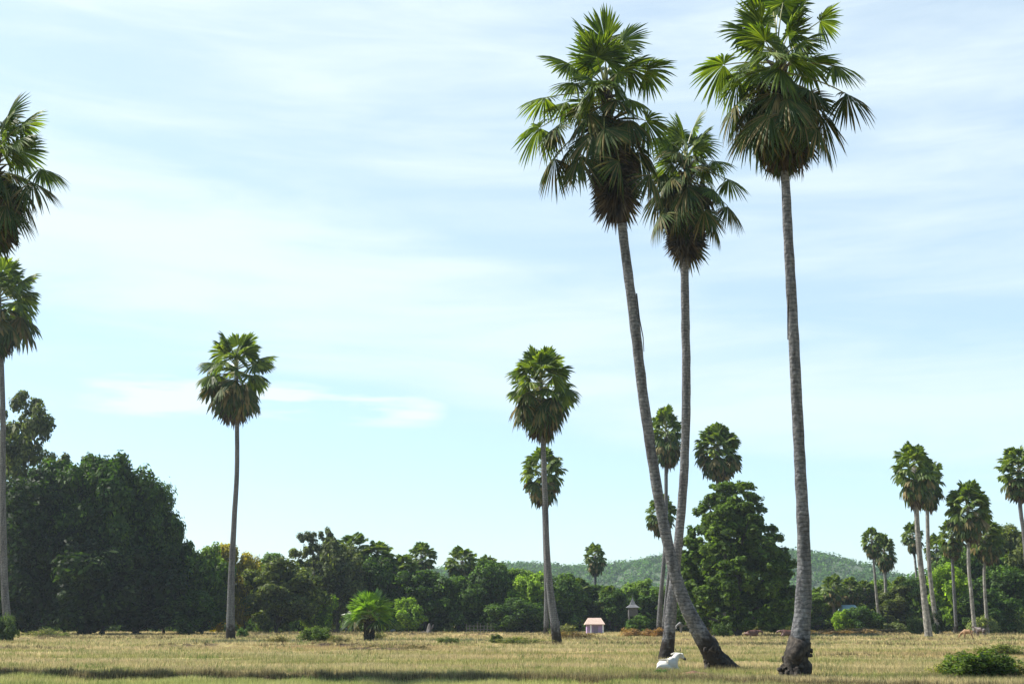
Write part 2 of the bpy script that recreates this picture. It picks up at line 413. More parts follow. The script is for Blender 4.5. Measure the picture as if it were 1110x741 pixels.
def generic_crown(seed, nseg, secs, n_green=34, n_dead=22, wide=1.25, pn=4):
    rnd = random.Random(seed)
    cr, dd = MB(), MB()
    for i in range(n_green):
        u = (i + 0.5) / n_green
        az = i * 2.39996 + rnd.uniform(-.4, .4)
        el = R(86 - 134 * u ** 0.85) + rnd.uniform(-.15, .15)
        old = u > 0.62
        frond_geo(cr, (0, 0, -1.35 * u + 0.1), az, el, rnd.uniform(1.05, 1.5) * (0.85 if u < .2 else 1), rnd.uniform(0.9, 1.12), rnd, nseg, secs,
                  droop=0.05 + 0.38 * u + rnd.uniform(0, .12), fold=0.2 + 0.4 * u, bend=0.15 + 0.3 * u, span=R(rnd.uniform(115, 145)), roll=rnd.uniform(-.6, .6),
                  mats=(1 if old else 0, 2), pet_n=pn, pr=0.03, wide=wide, tj=.8)
    for i in range(n_dead):
        u = (i + .5) / n_dead
        az = i * 2.39996 + 1
        frond_geo(dd, (0, 0, -1.2 - 1.0 * u), az, R(-12 - 60 * u) + rnd.uniform(-.12, .12), 1.0 - 0.7 * u, rnd.uniform(0.9, 1.15), rnd, max(8, nseg * 2 // 3), secs,
                  droop=0.4, fold=0.5, bend=0.8 - .5 * u, span=R(105), roll=rnd.uniform(-.3, .3), mats=(0 if u > .3 else 1, 0), pet_n=pn, pr=0.025, wide=wide)
    return cr, dd

FARSEC = (0.05, 0.75, 1.0)
MIDSEC = (0.04, 0.4, 0.75, 1.0)
crown_protos = {'far': [], 'mid': []}
for lod, cnt, ns, sc_, wd in (('far', 4, 15, FARSEC, 1.5), ('mid', 3, 28, MIDSEC, 1.35)):
    for q in range(cnt):
        c, d = generic_crown(100 + q * 7 + (50 if lod == 'mid' else 0), ns, sc_, wide=wd, n_green=(40, 50, 44, 54)[q])
        mc = c.mesh('crown', [M['frond'], M['frond_old'], M['petiole']]); md = d.mesh('dead_leaf_skirt', [M['frond_dead'], M['frond_old']])
        xs = [v.x for v in c.v]; zs = [v.z for v in c.v]; zd = [v.z for v in d.v]
        crown_protos[lod].append((mc, md, float(np.percentile(xs, 99.6) - np.percentile(xs, .4)), float(np.percentile(zs, 99.8)), float(min(np.percentile(zd, 1), np.percentile(zs, 1)))))

def spread(base, Y, path):
    """trunk centre points in metres relative to its foot"""
    return [atY(px, py, Y) - base for px, py in path]

PALMS = []
def far_palm(label, crown, base, path=None, w=(3, 5), lod='far', q=0, Y=None, group='slender palms beyond the near group', pale=False, skirt=True, dy=0.0):
    """crown = (cx, top, bottom, width) px; base = (x, y) px; path = extra points top to foot; w = trunk px width top/foot"""
    cx, top, bot, wd = crown
    if Y is None: b = ground(base[0], base[1])
    else: b = Vector((atY(base[0], base[1], Y).x, Y, 0))
    b.z = gz(b.x, b.y)
    r = empty('palm_tree', b, label, 'palm tree', group)
    Y = b.y
    mc, md, w0, zt, zb = crown_protos[lod][q % len(crown_protos[lod])]
    m = mpp(cx, (top + bot) / 2, Y)
    H = (bot - top) * m; Wd = wd * m
    sz = H / (zt - zb); sx = Wd / w0
    apex = atY(cx, top, Y) - b; apex.z -= zt * sz
    pts = [apex + Vector((0, 0, -0.3 * sz))]
    for (x, y) in (path or []): pts.append(atY(x, y, Y) - b)
    pts.append(Vector((0, 0, 0.0)))
    pts = [p.copy() for p in pts]
    pts.append(Vector((0, 0, -0.25)))
    L = apex.z
    rad = []
    for p in pts:
        t = 1 - max(0, p.z) / L
        wpx = w[0] + (w[1] - w[0]) * (0.35 * t + 0.65 * t ** 6)
        rad.append(wpx * m / 2)
    mb = MB(); trunk_mesh(mb, pts, rad, 12, 0.05, q)
    mb.build('trunk', [M['palebark' if pale else 'palmbark']], r, smooth=True)
    o = link(bpy.data.objects.new('crown', mc), r); o.location = apex; o.scale = (sx, sx, sz)
    a = (q * 1.7 + base[0]) % 6.28
    o.rotation_euler.z = a
    if skirt:
        o = link(bpy.data.objects.new('dead_leaf_skirt', md), r); o.location = apex; o.scale = (sx * 0.95, sx * 0.95, sz); o.rotation_euler.z = a
    return r

def near_palm(label, basepx, trunk, apexpx, fronds, dead, seed, widths, fill=11, stem=1.2, Y=None, frR=1.0):
    rnd = random.Random(seed)
    if Y is None: b = ground(*basepx)
    else: b = Vector((atY(basepx[0], 700, Y).x, Y, 0))
    b.z = gz(b.x, b.y)
    Y = b.y
    r = empty('palm_tree', b, label, 'palm tree', 'tall near palms')
    m = mpp(apexpx[0], apexpx[1], Y)
    pts = [atY(x, y, Y) - b for x, y in trunk] + [Vector((0, 0, -0.3))]
    rad = [w * m / 2 for w in widths] + [widths[-1] * m / 2 * 1.1]
    mb = MB(); trunk_mesh(mb, pts, rad, 28, 0.10, seed, sub=14)
    mb.build('trunk', [M['palmbark']], r, smooth=True)
    ap = atY(*apexpx, Y) - b
    # live fronds, each a part of its own; (blade centre px, py, radius m, attach drop m, age)
    for (fx, fy, Rb, drop, age, dep) in fronds:
        att = ap + Vector((rnd.uniform(-.08, .08), rnd.uniform(-.08, .08), -drop))
        # follow the stem where it leans
        tgt = atY(fx, fy, Y + dep) - b
        v = tgt - att
        hor = math.hypot(v.x, v.y); az = math.atan2(v.y, v.x); dist = v.length
        Rb *= frR * 1.10
        Lp = max(0.25, dist - Rb * 0.42)
        bend = 0.2 + 0.35 * age
        el = math.atan2(v.z, hor) + bend * 0.55 + (0.12 if hor > .5 else 0)
        mb = MB()
        frond_geo(mb, (0, 0, 0), az, el, Lp, Rb, rnd, 46, droop=0.05 + 0.30 * age + (0.06 if abs(v.z) < hor else 0), fold=0.18 + 0.35 * age, bend=bend,
                  span=R(rnd.uniform(125, 150) - 30 * age), roll=rnd.uniform(-.7, .7), mats=(0, 1), pr=0.030, wide=1.3)
        mb.build('frond', [M['frond_old'] if age > 0.65 else M['frond'], M['petiole']], r, loc=att)
    # younger leaves filling the heart of the crown
    for i in range(fill):
        u = (i + .5) / fill; az = i * 2.39996 + seed
        el = R(80 - 105 * u) + rnd.uniform(-.15, .15)
        att = ap + Vector((0, 0, -stem * u))
        mb = MB()
        frond_geo(mb, (0, 0, 0), az, el, rnd.uniform(.75, 1.25), rnd.uniform(1.1, 1.4), rnd, 46, droop=.06 + .3 * u, fold=.2 + .3 * u, bend=.25 + .3 * u, span=R(140), roll=rnd.uniform(-.8, .8), mats=(0, 1), pr=.03, wide=1.3)
        mb.build('frond', [M['frond_old'] if u > .6 else M['frond'], M['petiole']], r, loc=att)
    # hanging and dead leaves round the stem
    mb = MB()
    for (z0, z1, n, lp, Rb, el0, el1, old, bnd) in dead:
        for i in range(n):
            u = (i + .5) / n
            az = i * 2.39996 + rnd.uniform(-.3, .3)
            z = z0 + (z1 - z0) * u
            # centre on the leaning stem
            tz = ap.z + z
            sx_ = np.interp(tz, [p.z for p in pts[::-1]], [p.x for p in pts[::-1]])
            if tz > pts[0].z: sx_ = pts[0].x + (ap.x - pts[0].x) * (tz - pts[0].z) / max(.01, ap.z - pts[0].z)
            frond_geo(mb, (sx_, 0, tz), az, R(el0 + (el1 - el0) * u) + rnd.uniform(-.15, .15), lp * rnd.uniform(.8, 1.15), Rb * rnd.uniform(.85, 1.1), rnd, 34,
                      droop=0.30, fold=0.45, bend=bnd, span=R(112), roll=rnd.uniform(-.7, .7), mats=(1 if rnd.random() < old else 0, 0), pr=0.022, wide=1.3)
    mb.build('dead_leaf_skirt', [M['frond_dead'], M['frond_old']], r)
    # fibrous leaf bases wrapped round the top of the stem
    mb = MB()
    for i in range(40):
        a = i * 2.39996; zz = ap.z - 0.1 - i * 0.075
        sx_ = np.interp(zz, [p.z for p in pts[::-1]], [p.x for p in pts[::-1]])
        if zz > pts[0].z: sx_ = pts[0].x + (ap.x - pts[0].x) * (zz - pts[0].z) / max(.01, ap.z - pts[0].z)
        p0 = Vector((sx_ + .10 * math.cos(a), .10 * math.sin(a), zz - .25)); p1 = p0 + Vector((.17 * math.cos(a), .17 * math.sin(a), .28)); p2 = p1 + Vector((.22 * math.cos(a), .22 * math.sin(a), .2))
        mb.tube([p0, p1, p2], [.09, .06, .02], 5)
    xs_ = [np.interp(zz, [p.z for p in pts[::-1]], [p.x for p in pts[::-1]]) for zz in (ap.z - 2.2, ap.z - 1.2)]
    mb.tube([Vector((pts[0].x, 0, pts[0].z)), Vector(((pts[0].x + ap.x) / 2, 0, (pts[0].z + ap.z) / 2)), ap + Vector((0, 0, .1))], [rad[0], rad[0] * 1.1, .06], 12)
    mb.build('leaf_bases', [M['frond_dead']], r)
    return r, b, m

# frond rows: (px, py, blade radius m, attach drop m, age 0..1, depth offset m)
P3_fr = [(813, 14, 1.25, .0, .1, -.3), (795, 30, 1.2, .15, .2, .2), (842, 2, 1.3, 0, 0, .2), (868, 14, 1.2, 0, .1, -.2), (828, -12, 1.3, 0, 0, .4), (858, -14, 1.25, 0, 0, -.5),
         (903, 22, .95, .1, .3, .3), (880, 40, 1.05, .2, .4, -.9), (768, 78, 1.25, .3, .45, .1), (790, 95, 1.2, .4, .55, -.6), (806, 70, 1.1, .3, .4, .8), (920, 78, 1.15, .35, .5, .2),
         (930, 115, 1.1, .6, .75, -.1), (846, 85, 1.2, .1, .5, -1.5), (826, 60, 1.2, .1, .3, -1.4), (862, 68, 1.1, .2, .5, 1.6), (836, 40, 1.2, 0, .1, 1.3), (800, 135, 1.2, 1.1, .8, .4),
         (900, 140, 1.2, 1.1, .8, .5), (790, 128, 1.1, 1.0, .7, -.7), (890, 155, 1.2, 1.3, .85, -.8), (812, 150, 1.25, 1.3, .85, -.9), (855, 120, 1.2, .9, .8, -1.6), (835, 140, 1.25, 1.0, .85, -1.5),
         (850, 130, 1.2, .9, .8, 1.6), (820, 120, 1.2, .9, .7, 1.4), (880, 120, 1.2, .9, .7, 1.4), (872, 140, 1.25, 1.2, .9, -1.3), (818, 30, 1.1, 0, .1, 1.0), (855, 35, 1.1, 0, .1, .8)]
P3 = near_palm('tallest right palm of near group, top cut by frame, thick dark mossy foot', (862, 736),
               [(851, 186), (854, 250), (857, 300), (862, 400), (867, 500), (871, 580), (871, 640), (868, 690), (863, 716), (861, 729), (861, 735)], (844, 62), P3_fr,
               [(-1.0, -2.4, 36, 1.15, 1.1, 5, -22, .85, 1.0), (-1.8, -3.0, 26, .65, 1.1, -15, -50, .5, .8), (-2.6, -3.3, 14, .3, 1.0, -60, -84, .2, .3)], 3, [9, 10, 10.5, 11, 11.5, 12.5, 15, 19, 22, 24, 26])
P1_fr = [(628, 36, 1.3, 0, .1, .1), (655, 28, 1.45, 0, 0, -.3), (686, 36, 1.3, 0, .1, .2), (641, 48, 1.35, 0, .05, -.9), (668, 50, 1.3, 0, .1, .9), (601, 66, 1.45, .2, .2, 0), (612, 92, 1.15, .4, .4, -.7),
         (577, 115, 1.2, .6, .4, .1), (696, 68, 1.3, .2, .3, -.5), (716, 76, 1.25, .4, .4, .2), (640, 96, 1.25, .6, .5, -1.5), (668, 92, 1.2, .5, .4, -1.6), (655, 75, 1.3, .1, .2, 1.4), (628, 118, 1.1, .9, .5, .9),
         (574, 152, 1.3, 1.0, .65, .2), (594, 150, 1.2, 1.1, .7, -.6), (596, 188, 1.3, 1.5, .9, 0), (612, 176, 1.25, 1.6, .9, .7), (626, 184, 1.2, 1.9, .9, -1.0), (655, 150, 1.25, 1.5, .75, -1.6),
         (690, 140, 1.25, 1.2, .7, -.8), (712, 142, 1.25, 1.1, .65, .3), (700, 178, 1.25, 1.9, .8, .4), (680, 168, 1.2, 1.7, .8, 1.1), (708, 205, 1.2, 2.3, .9, -.3), (640, 158, 1.25, 1.6, .85, -1.2), (672, 190, 1.2, 2.0, .9, -1.3),
         (600, 118, 1.1, .8, .6, 1.0)]
P1 = near_palm('leaning palm of the near group whose trunk bends left and crosses the one behind', (786, 727),
               [(674, 243), (680, 290), (688, 350), (696, 420), (706, 490), (717, 555), (729, 610), (741, 650), (757, 682), (772, 708), (784, 724)], (656, 88), P1_fr,
               [(-1.6, -3.2, 18, .7, 1.1, 0, -40, .6, .8), (-3.0, -5.0, 52, .28, 1.15, -62, -86, 0.02, .3)], 11, [9.5, 10, 10.5, 10.5, 10.5, 10.5, 11.5, 13, 16, 19, 22])
P2_fr = [(716, 150, 1.35, 0, .6, .2), (738, 134, 1.35, 0, .4, -.2), (762, 148, 1.3, 0, .5, .3), (728, 162, 1.3, .2, .7, -1.1), (752, 168, 1.3, .2, .7, -1.3), (785, 178, 1.0, .3, .4, .1), (799, 203, 1.1, .6, .5, .1),
         (795, 235, 1.15, 1.2, .75, -.2), (779, 216, 1.1, .8, .6, -.9), (705, 190, 1.3, .6, .7, .1), (706, 222, 1.25, 1.2, .8, .3), (722, 200, 1.2, .8, .7, -1.1), (745, 212, 1.25, .9, .8, -1.5), (765, 240, 1.2, 1.3, .85, -1.1),
         (712, 245, 1.2, 1.6, .85, -.5), (735, 232, 1.2, 1.2, .85, -1.3), (775, 250, 1.2, 1.6, .85, .5), (745, 150, 1.25, 0, .3, 1.2), (730, 190, 1.2, .6, .7, 1.3), (765, 190, 1.1, .5, .6, 1.2), (758, 132, 1.1, 0, .2, .4), (728, 142, 1.2, 0, .3, .9)]
P2 = near_palm('upright palm just behind the crossing leaning palm, white ox at its foot', (722, 717),
               [(742, 280), (743, 350), (744, 420), (742, 500), (738, 560), (732, 620), (728, 655), (725, 690), (723, 706), (722, 715)], (744, 170), P2_fr,
               [(-1.3, -3.2, 36, 1.0, 1.1, 5, -30, .75, .95), (-2.6, -4.3, 34, .38, 1.15, -45, -84, .12, .5)], 23, [8.5, 9, 9, 9, 9, 9.5, 11, 12.5, 14.5, 17])
P7_fr = [(38, 128, 1.25, .2, .3, 0), (12, 112, 1.3, 0, .1, 0), (-15, 112, 1.3, 0, 0, .5), (-40, 130, 1.3, 0, .2, 0), (28, 150, 1.1, .3, .4, -.9), (58, 190, 1.15, .6, .6, .2), (44, 206, 1.2, .9, .8, -.5), (28, 222, 1.3, 1.3, .85, .3),
         (10, 235, 1.3, 1.5, .85, -1.0), (-10, 235, 1.3, 1.6, .85, .8), (-30, 220, 1.3, 1.3, .85, -.5), (-65, 180, 1.2, .6, .6, .2), (-55, 210, 1.2, 1, .8, 0), (0, 195, 1.3, .9, .8, -1.5), (20, 190, 1.2, .9, .8, 1.3), (12, 160, 1.2, .2, .5, -1.4), (5, 135, 1.2, 0, .2, 1.2), (-45, 155, 1.2, .3, .4, .5)]
P7 = near_palm('palm crown hanging in from the left frame edge, uppermost there', (-30, 728),
               [(-8, 245), (-7, 300), (-8, 420), (-12, 520), (-18, 600), (-24, 680), (-28, 715), (-30, 727)], (-6, 165), P7_fr,
               [(-1.1, -2.4, 30, 1.1, 1.1, 5, -30, .85, 1.0), (-1.8, -2.8, 18, .4, 1.1, -45, -84, .3, .5)], 31, [10, 11, 12, 13, 14, 16, 20, 26])

# dark root masses, hanging strips
def root_mass(pal, items, seed):
    r, b, m = pal
    mb = MB()
    rnd = random.Random(seed)
    for (px0, py0, px1, py1, w0, w1) in items:
        a = atY(px0, py0, b.y - .1) - b; c = atY(px1, py1, b.y - .1) - b
        a.y += rnd.uniform(-.15, .15); c.y += rnd.uniform(-.35, .2)
        k = 7
        pts = [a.lerp(c, i / k) + Vector((rnd.uniform(-.03, .03), rnd.uniform(-.03, .03), 0)) for i in range(k + 1)]
        mb.tube(pts, [(w0 + (w1 - w0) * i / k) * m / 2 for i in range(k + 1)], 12, 0, True, 0.9, seed)
    # knobbly rootlets
    for i in range(70):
        it = rnd.choice(items); t = rnd.random()
        a = atY(it[0] + (it[2] - it[0]) * t, it[1] + (it[3] - it[1]) * t, b.y) - b
        ang = rnd.uniform(0, 2 * PI); rr = (it[4] + (it[5] - it[4]) * t) * m / 2
        p0 = a + Vector((math.cos(ang) * rr * .7, math.sin(ang) * rr * .7, 0)); p1 = a + Vector((math.cos(ang) * rr * 1.15, math.sin(ang) * rr * 1.15, -rnd.uniform(.0, .12)))
        mb.tube([p0, p1, p1 + Vector((0, 0, -rnd.uniform(.03, .12)))], [.07, .055, .03], 6, 0, True, .6, i)
    mb.build('root_mass', [M['rootbark']], r, smooth=True)
root_mass(P3, [(866, 692, 861, 738, 22, 28), (858, 706, 853, 738, 13, 15), (869, 698, 869, 716, 13, 9), (860, 722, 860, 741, 28, 33)], 1)
root_mass(P1, [(768, 700, 792, 729, 20, 20), (784, 716, 799, 729, 14, 9), (768, 706, 770, 727, 9, 8), (777, 712, 779, 729, 12, 14)], 2)
def strip(pal, pts, w=2.2):
    r, b, m = pal
    mb = MB(); mb.tube([atY(x, y, b.y - .2) - b for x, y in pts], [w * m / 3, w * m / 3, w * m / 4, w * m / 6][:len(pts)], 5)
    mb.build('hanging_bark_strip', [M['rootbark']], r)
strip(P1, [(690, 318), (693, 345), (697, 365), (698, 381)])
strip(P3, [(855, 320), (854, 345), (854, 368)])

# mid-distance palms
far_palm('slender palm standing alone left of centre, round crown against thin cloud', (258, 362, 463, 78), (250, 693), [(257, 500), (254, 560), (251, 620), (250, 665)], (4.2, 10.5), 'mid', 0)
far_palm('slender palm in centre, taller of the two crowns stacked one above other', (586, 378, 480, 77), (604, 698), [(589, 490), (591, 540), (593, 600), (597, 645), (602, 680)], (4.6, 11), 'mid', 1)
p = far_palm('lower palm crown hidden partly behind the tall centre palm trunk', (588, 484, 550, 49), (592, 688), [(590, 580), (592, 640)], (3, 6), 'far', 2)
far_palm('tall palm at left frame edge below the uppermost crown, trunk foot in weeds', (3, 280, 397, 90), (10, 694), [(3, 440), (3, 520), (4, 600), (6, 650)], (5, 9), 'mid', 2)
far_palm('short crowned palm standing behind the small pink hut', (645, 588, 624, 25), (643, 683.6), [(645, 640)], (2.8, 3.4), 'far', 0)
far_palm('palm crown seen between the two crossing near trunks, upper one', (721, 440, 510, 36), (714, 687), [(722, 540), (721, 590), (716, 650)], (3.6, 6), 'far', 1)
far_palm('palm crown seen between the two crossing near trunks, lower one', (716, 535, 582, 35), (719, 686.5), [(726, 600), (723, 640)], (3, 5), 'far', 2)
far_palm('palm crown rising directly over the big round leafy tree', (777, 460, 524, 50), (786, 687), [(778, 545), (781, 600)], (3.5, 5), 'far', 3)
far_palm('taller front palm of the joined pair right, crown highest in right group', (989, 479, 552, 47), (1007, 690.5), [(995, 580), (1001, 640), (1005, 675)], (5, 9), 'far', 0, pale=True)
pv = far_palm('rear palm of the joined pair right, trunk foot wrapped in dark vines', (1003, 496, 556, 34), (1017, 688), [(1006, 590), (1010, 640)], (3.8, 6), 'far', 1, pale=True)
far_palm('small leaning palm, left one of the low pair before the hill', (944, 571, 606, 24), (956, 684.5), [(948, 620), (951, 655)], (2.4, 4.2), 'far', 2, pale=True)
far_palm('small straight palm, right one of the low pair before the hill', (957, 578, 621, 25), (960, 684.2), [(960, 640)], (3, 5), 'far', 3, pale=True)
far_palm('small palm with leaning trunk just left of the tall joined pair', (988, 565, 601, 23), (997, 683.8), [(994, 630), (996, 655)], (2.4, 3.6), 'far', 1, pale=True)
far_palm('dark palm crown just right of the tall joined pair', (1014, 578, 622, 26), (1013, 684), None, (2.8, 4), 'far', 0)
far_palm('palm in front of the right wood with light slender trunk', (1047, 521, 590, 48), (1057, 688.2), [(1050, 610), (1053, 645)], (3.4, 5), 'far', 3, pale=True)
far_palm('small palm crown tucked low left behind the palm before the wood', (1030, 562, 606, 30), (1037, 687.2), [(1033, 620)], (3, 4), 'far', 2)
far_palm('pale yellowish palm rising from the right wood', (1066, 558, 612, 36), (1071, 687.6), [(1067, 630)], (3, 4), 'far', 1, pale=True)
far_palm('palm at the right frame edge with dark trunk curving outward', (1102, 484, 545, 50), (1118, 688), [(1106, 550), (1110, 580), (1114, 630)], (4, 6), 'far', 2)
G2 = 'low palms in the tree line'
far_palm('palm head above trees, left of the three near the grey sparse tree', (383, 577, 618, 42), (384, 684.5), None, (3.5, 5), 'far', 0, group=G2)
far_palm('palm head rising right of the grey sparse tree cluster', (409, 586, 625, 40), (410, 684.5), None, (3.5, 5), 'far', 1, group=G2)
far_palm('upper of two overlapping palm heads left of centre tree line', (457, 587, 625, 33), (455, 684), None, (3.5, 5), 'far', 2, group=G2)
far_palm('lower left of two overlapping palm heads left of centre tree line', (438, 601, 645, 40), (440, 684.6), None, (3.5, 5), 'far', 3, group=G2)
far_palm('squat palm head with pale leaf stalks at top of tree line', (501, 592, 632, 38), (500, 684), None, (3.5, 5), 'far', 0, group=G2)
far_palm('palm head peeping over trees just right of the squat one', (529, 601, 632, 28), (530, 683.6), None, (3, 4), 'far', 1, group=G2)
far_palm('short palm left of the small pink hut', (628, 626, 660, 28), (629, 684.2), None, (2.6, 3), 'far', 3, group=G2)
far_palm('short dark palm right of the small pink hut', (661, 634, 665, 26), (661, 684.4), None, (2.6, 3), 'far', 2, group=G2)
far_palm('dark palm just right of the tallest near trunk, low by field edge', (902, 622, 657, 28), (905, 684.5), None, (3, 3.6), 'far', 0, group=G2)
far_palm('low palm with hanging brown leaves above the pale blue roof', (921, 625, 655, 24), (921, 684.3), None, (3, 3.6), 'far', 1, group=G2)
far_palm('low palm head left of the small palm pair', (937, 628, 652, 20), (936, 684), None, (2.6, 3), 'far', 2, group=G2)
far_palm('low palm head between the palm pair and the tall joined pair', (976, 624, 656, 24), (977, 684), None, (2.6, 3), 'far', 3, group=G2)
far_palm('dim low palm head left of the lone leafy pair by blue roof', (886, 636, 662, 24), (887, 684), None, (2.6, 3), 'far', 3, group=G2)

# ------------------------------------------------------------------ broadleaf trees
def leaf_cloud(rg, clumps, n, size, flat=0.35, big=0.0):
    """clumps: array (k,4..6) centre + radii; returns quads scattered over and through the clumps"""
    k = len(clumps)
    vol = (clumps[:, 3] * clumps[:, 5]) ** 1.0
    idx = rg.choice(k, n, p=vol / vol.sum())
    d = rg.normal(0, 1, (n, 3)); d /= np.linalg.norm(d, axis=1)[:, None]
    rr = rg.uniform(0.35, 1.0, n) ** 0.6 * (1 + 0.18 * rg.normal(0, 1, n))
    c = clumps[idx, :3] + d * clumps[idx, 3:6] * rr[:, None]
    nrm = d * 0.9 + rg.normal(0, 0.42, (n, 3)) + np.array([0, 0, flat]); nrm /= np.linalg.norm(nrm, axis=1)[:, None]
    t = np.cross(nrm, rg.normal(0, 1, (n, 3))); t /= np.linalg.norm(t, axis=1)[:, None] + 1e-9
    b = np.cross(nrm, t)
    s = size * rg.uniform(0.6, 1.35, n)[:, None]
    bendv = nrm * s * 0.25
    V = np.stack([c - t * s, c - b * s * 0.5 + bendv, c + t * s, c + b * s * 0.5 + bendv], 1).reshape(-1, 3)
    Q = np.arange(n * 4).reshape(-1, 4)
    return V, Q

def clump_set(rg, W, H, kind, n):
    """foliage clumps gathered into lobes inside a crown W wide and H tall"""
    out = []
    nl = {'round': 11, 'dense': 18, 'sparse': 13, 'bush': 9, 'cone': 170}[kind]
    lobes = []
    for i in range(nl):
        if kind == 'cone':
            zz = (i + .5) / nl
            wr = 0.5 * W * min(1.0, (1.03 - zz) ** 0.55 * 1.34) * (0.80 + 0.20 * min(1, zz * 5))
            a = i * 2.39996 + rg.uniform(-.3, .3); rad = wr * (.80 if i % 4 else .3)
            lobes.append([math.cos(a) * rad, math.sin(a) * rad, (zz ** 1.1) * H * .94 + .3 + rg.uniform(-.4, .4), W * rg.uniform(.055, .08) * (1.1 - .3 * zz)])
        else:
            a = i * 2.39996 + rg.uniform(-.4, .4)
            z = 1 - (i + .5) / nl * (1.8 if kind != 'sparse' else 1.5)
            rxy = math.sqrt(max(0, 1 - z * z)) * rg.uniform(.75, 1.05)
            lw = {'round': .21, 'dense': .19, 'sparse': .15, 'bush': .24}[kind] * rg.uniform(.75, 1.25)
            k = 1 - lw * 1.5
            lobes.append([math.cos(a) * rxy * W / 2 * k, math.sin(a) * rxy * W / 2 * k, (.5 + .5 * max(-.85, z)) * H * .84 + .03 * H, W * lw])
    if kind != 'sparse': lobes.append([0, 0, H * .45, W * .24])
    for j in range(n):
        L = lobes[j % len(lobes)]
        d = rg.normal(0, 1, 3); d /= np.linalg.norm(d); d[2] = abs(d[2]) * .8 if rg.random() < .7 else d[2]
        r = L[3] * rg.uniform(.45, .95)
        s = L[3] * rg.uniform(.28, .5) * (.8 if kind == 'sparse' else 1)
        out.append([L[0] + d[0] * r, L[1] + d[1] * r, max(.2, L[2] + d[2] * r * .9), s, s, s * rg.uniform(.8, 1.25)])
    return np.array(out)

def tree_proto(seed, W, H, th, kind, nclump, nleaf, size, inner=0.18, trunk_r=0.22):
    rg = np.random.default_rng(seed); rnd = random.Random(seed)
    cl = clump_set(rg, W, H - th, kind, nclump)
    V1, Q1 = leaf_cloud(rg, cl, int(nleaf * (1 - inner)), size)
    # leaf clusters deeper in the crown
    c2 = cl.copy(); c2[:, :2] *= (0.9 if kind == 'cone' else 0.7); c2[:, 2] = c2[:, 2] * .85; c2[:, 3:6] *= 1.0
    V2, Q2 = leaf_cloud(rg, c2, int(nleaf * inner), size * 1.9)
    V = np.concatenate([V1, V2]); Q = np.concatenate([Q1, Q2 + len(V1)])
    V[:, 2] += th
    lo = V[:, 2].min()
    crown = np_mesh('crown', V, Q, [M['leaf']])
    mb = MB()
    top = th + (H - th) * 0.55
    pts = [Vector((0, 0, -0.3)), Vector((rnd.uniform(-.1, .1), 0, th * .5)), Vector((rnd.uniform(-.3, .3), rnd.uniform(-.3, .3), th)), Vector((rnd.uniform(-.6, .6), rnd.uniform(-.6, .6), (th + top) / 2)), Vector((rnd.uniform(-.5, .5), rnd.uniform(-.5, .5), top))]
    mb.tube(pts, [trunk_r * 1.5, trunk_r * 1.05, trunk_r, trunk_r * .7, trunk_r * .2], 10, 0, True, .25, seed)
    idx = rg.choice(len(cl), min(len(cl), 14), replace=False)
    for i in idx:
        e = Vector(cl[i, :3]) + Vector((0, 0, th)); s0 = pts[2].lerp(pts[4], rnd.uniform(0, .6))
        if e.z < s0.z: s0 = pts[2]
        mid = s0.lerp(e, .5) + Vector((0, 0, 0.3))
        mb.tube([s0, mid, e], [trunk_r * .45, trunk_r * .28, trunk_r * .07], 6, 0, False)
    trunk = mb.mesh('trunk', [M['treebark']], smooth=True)
    xs = V[:, 0]
    return dict(crown=crown, trunk=trunk, W=np.percentile(xs, 99.5) - np.percentile(xs, .5), H=np.percentile(V[:, 2], 99.8), th=th)

PR = {
    'big': [tree_proto(11, 15, 20, 0.4, 'dense', 230, 40000, 0.30), tree_proto(12, 14, 19, 0.3, 'dense', 210, 38000, 0.30)],
    'round': [tree_proto(21, 9, 11, 0.3, 'round', 120, 17000, 0.25), tree_proto(22, 10, 11, 0.2, 'round', 130, 18000, 0.25), tree_proto(23, 8, 11, 0.4, 'round', 110, 16000, 0.24)],
    'sparse': [tree_proto(31, 9, 15, 1.2, 'sparse', 120, 14000, 0.16, inner=.1), tree_proto(32, 8, 13, 1.0, 'sparse', 110, 12500, 0.16, inner=.1)],
    'bush': [tree_proto(41, 8, 7, 0.1, 'bush', 90, 14000, 0.22), tree_proto(42, 7, 6, 0.1, 'bush', 80, 12000, 0.22)],
    'cone': [tree_proto(51, 11, 16, 0.5, 'cone', 1500, 74000, 0.18, inner=.35, trunk_r=.45)],
    'shrub': [tree_proto(61, 2.2, 1.1, 0.0, 'bush', 60, 4200, 0.065, trunk_r=.03), tree_proto(62, 2.6, 1.0, 0.0, 'bush', 40, 2600, 0.055, trunk_r=.03)],
}
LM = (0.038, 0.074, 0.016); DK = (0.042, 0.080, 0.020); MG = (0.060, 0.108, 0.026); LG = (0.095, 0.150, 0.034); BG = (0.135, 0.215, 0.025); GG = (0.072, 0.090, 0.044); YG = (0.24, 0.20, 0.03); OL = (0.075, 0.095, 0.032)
VD = (0.018, 0.034, 0.012)
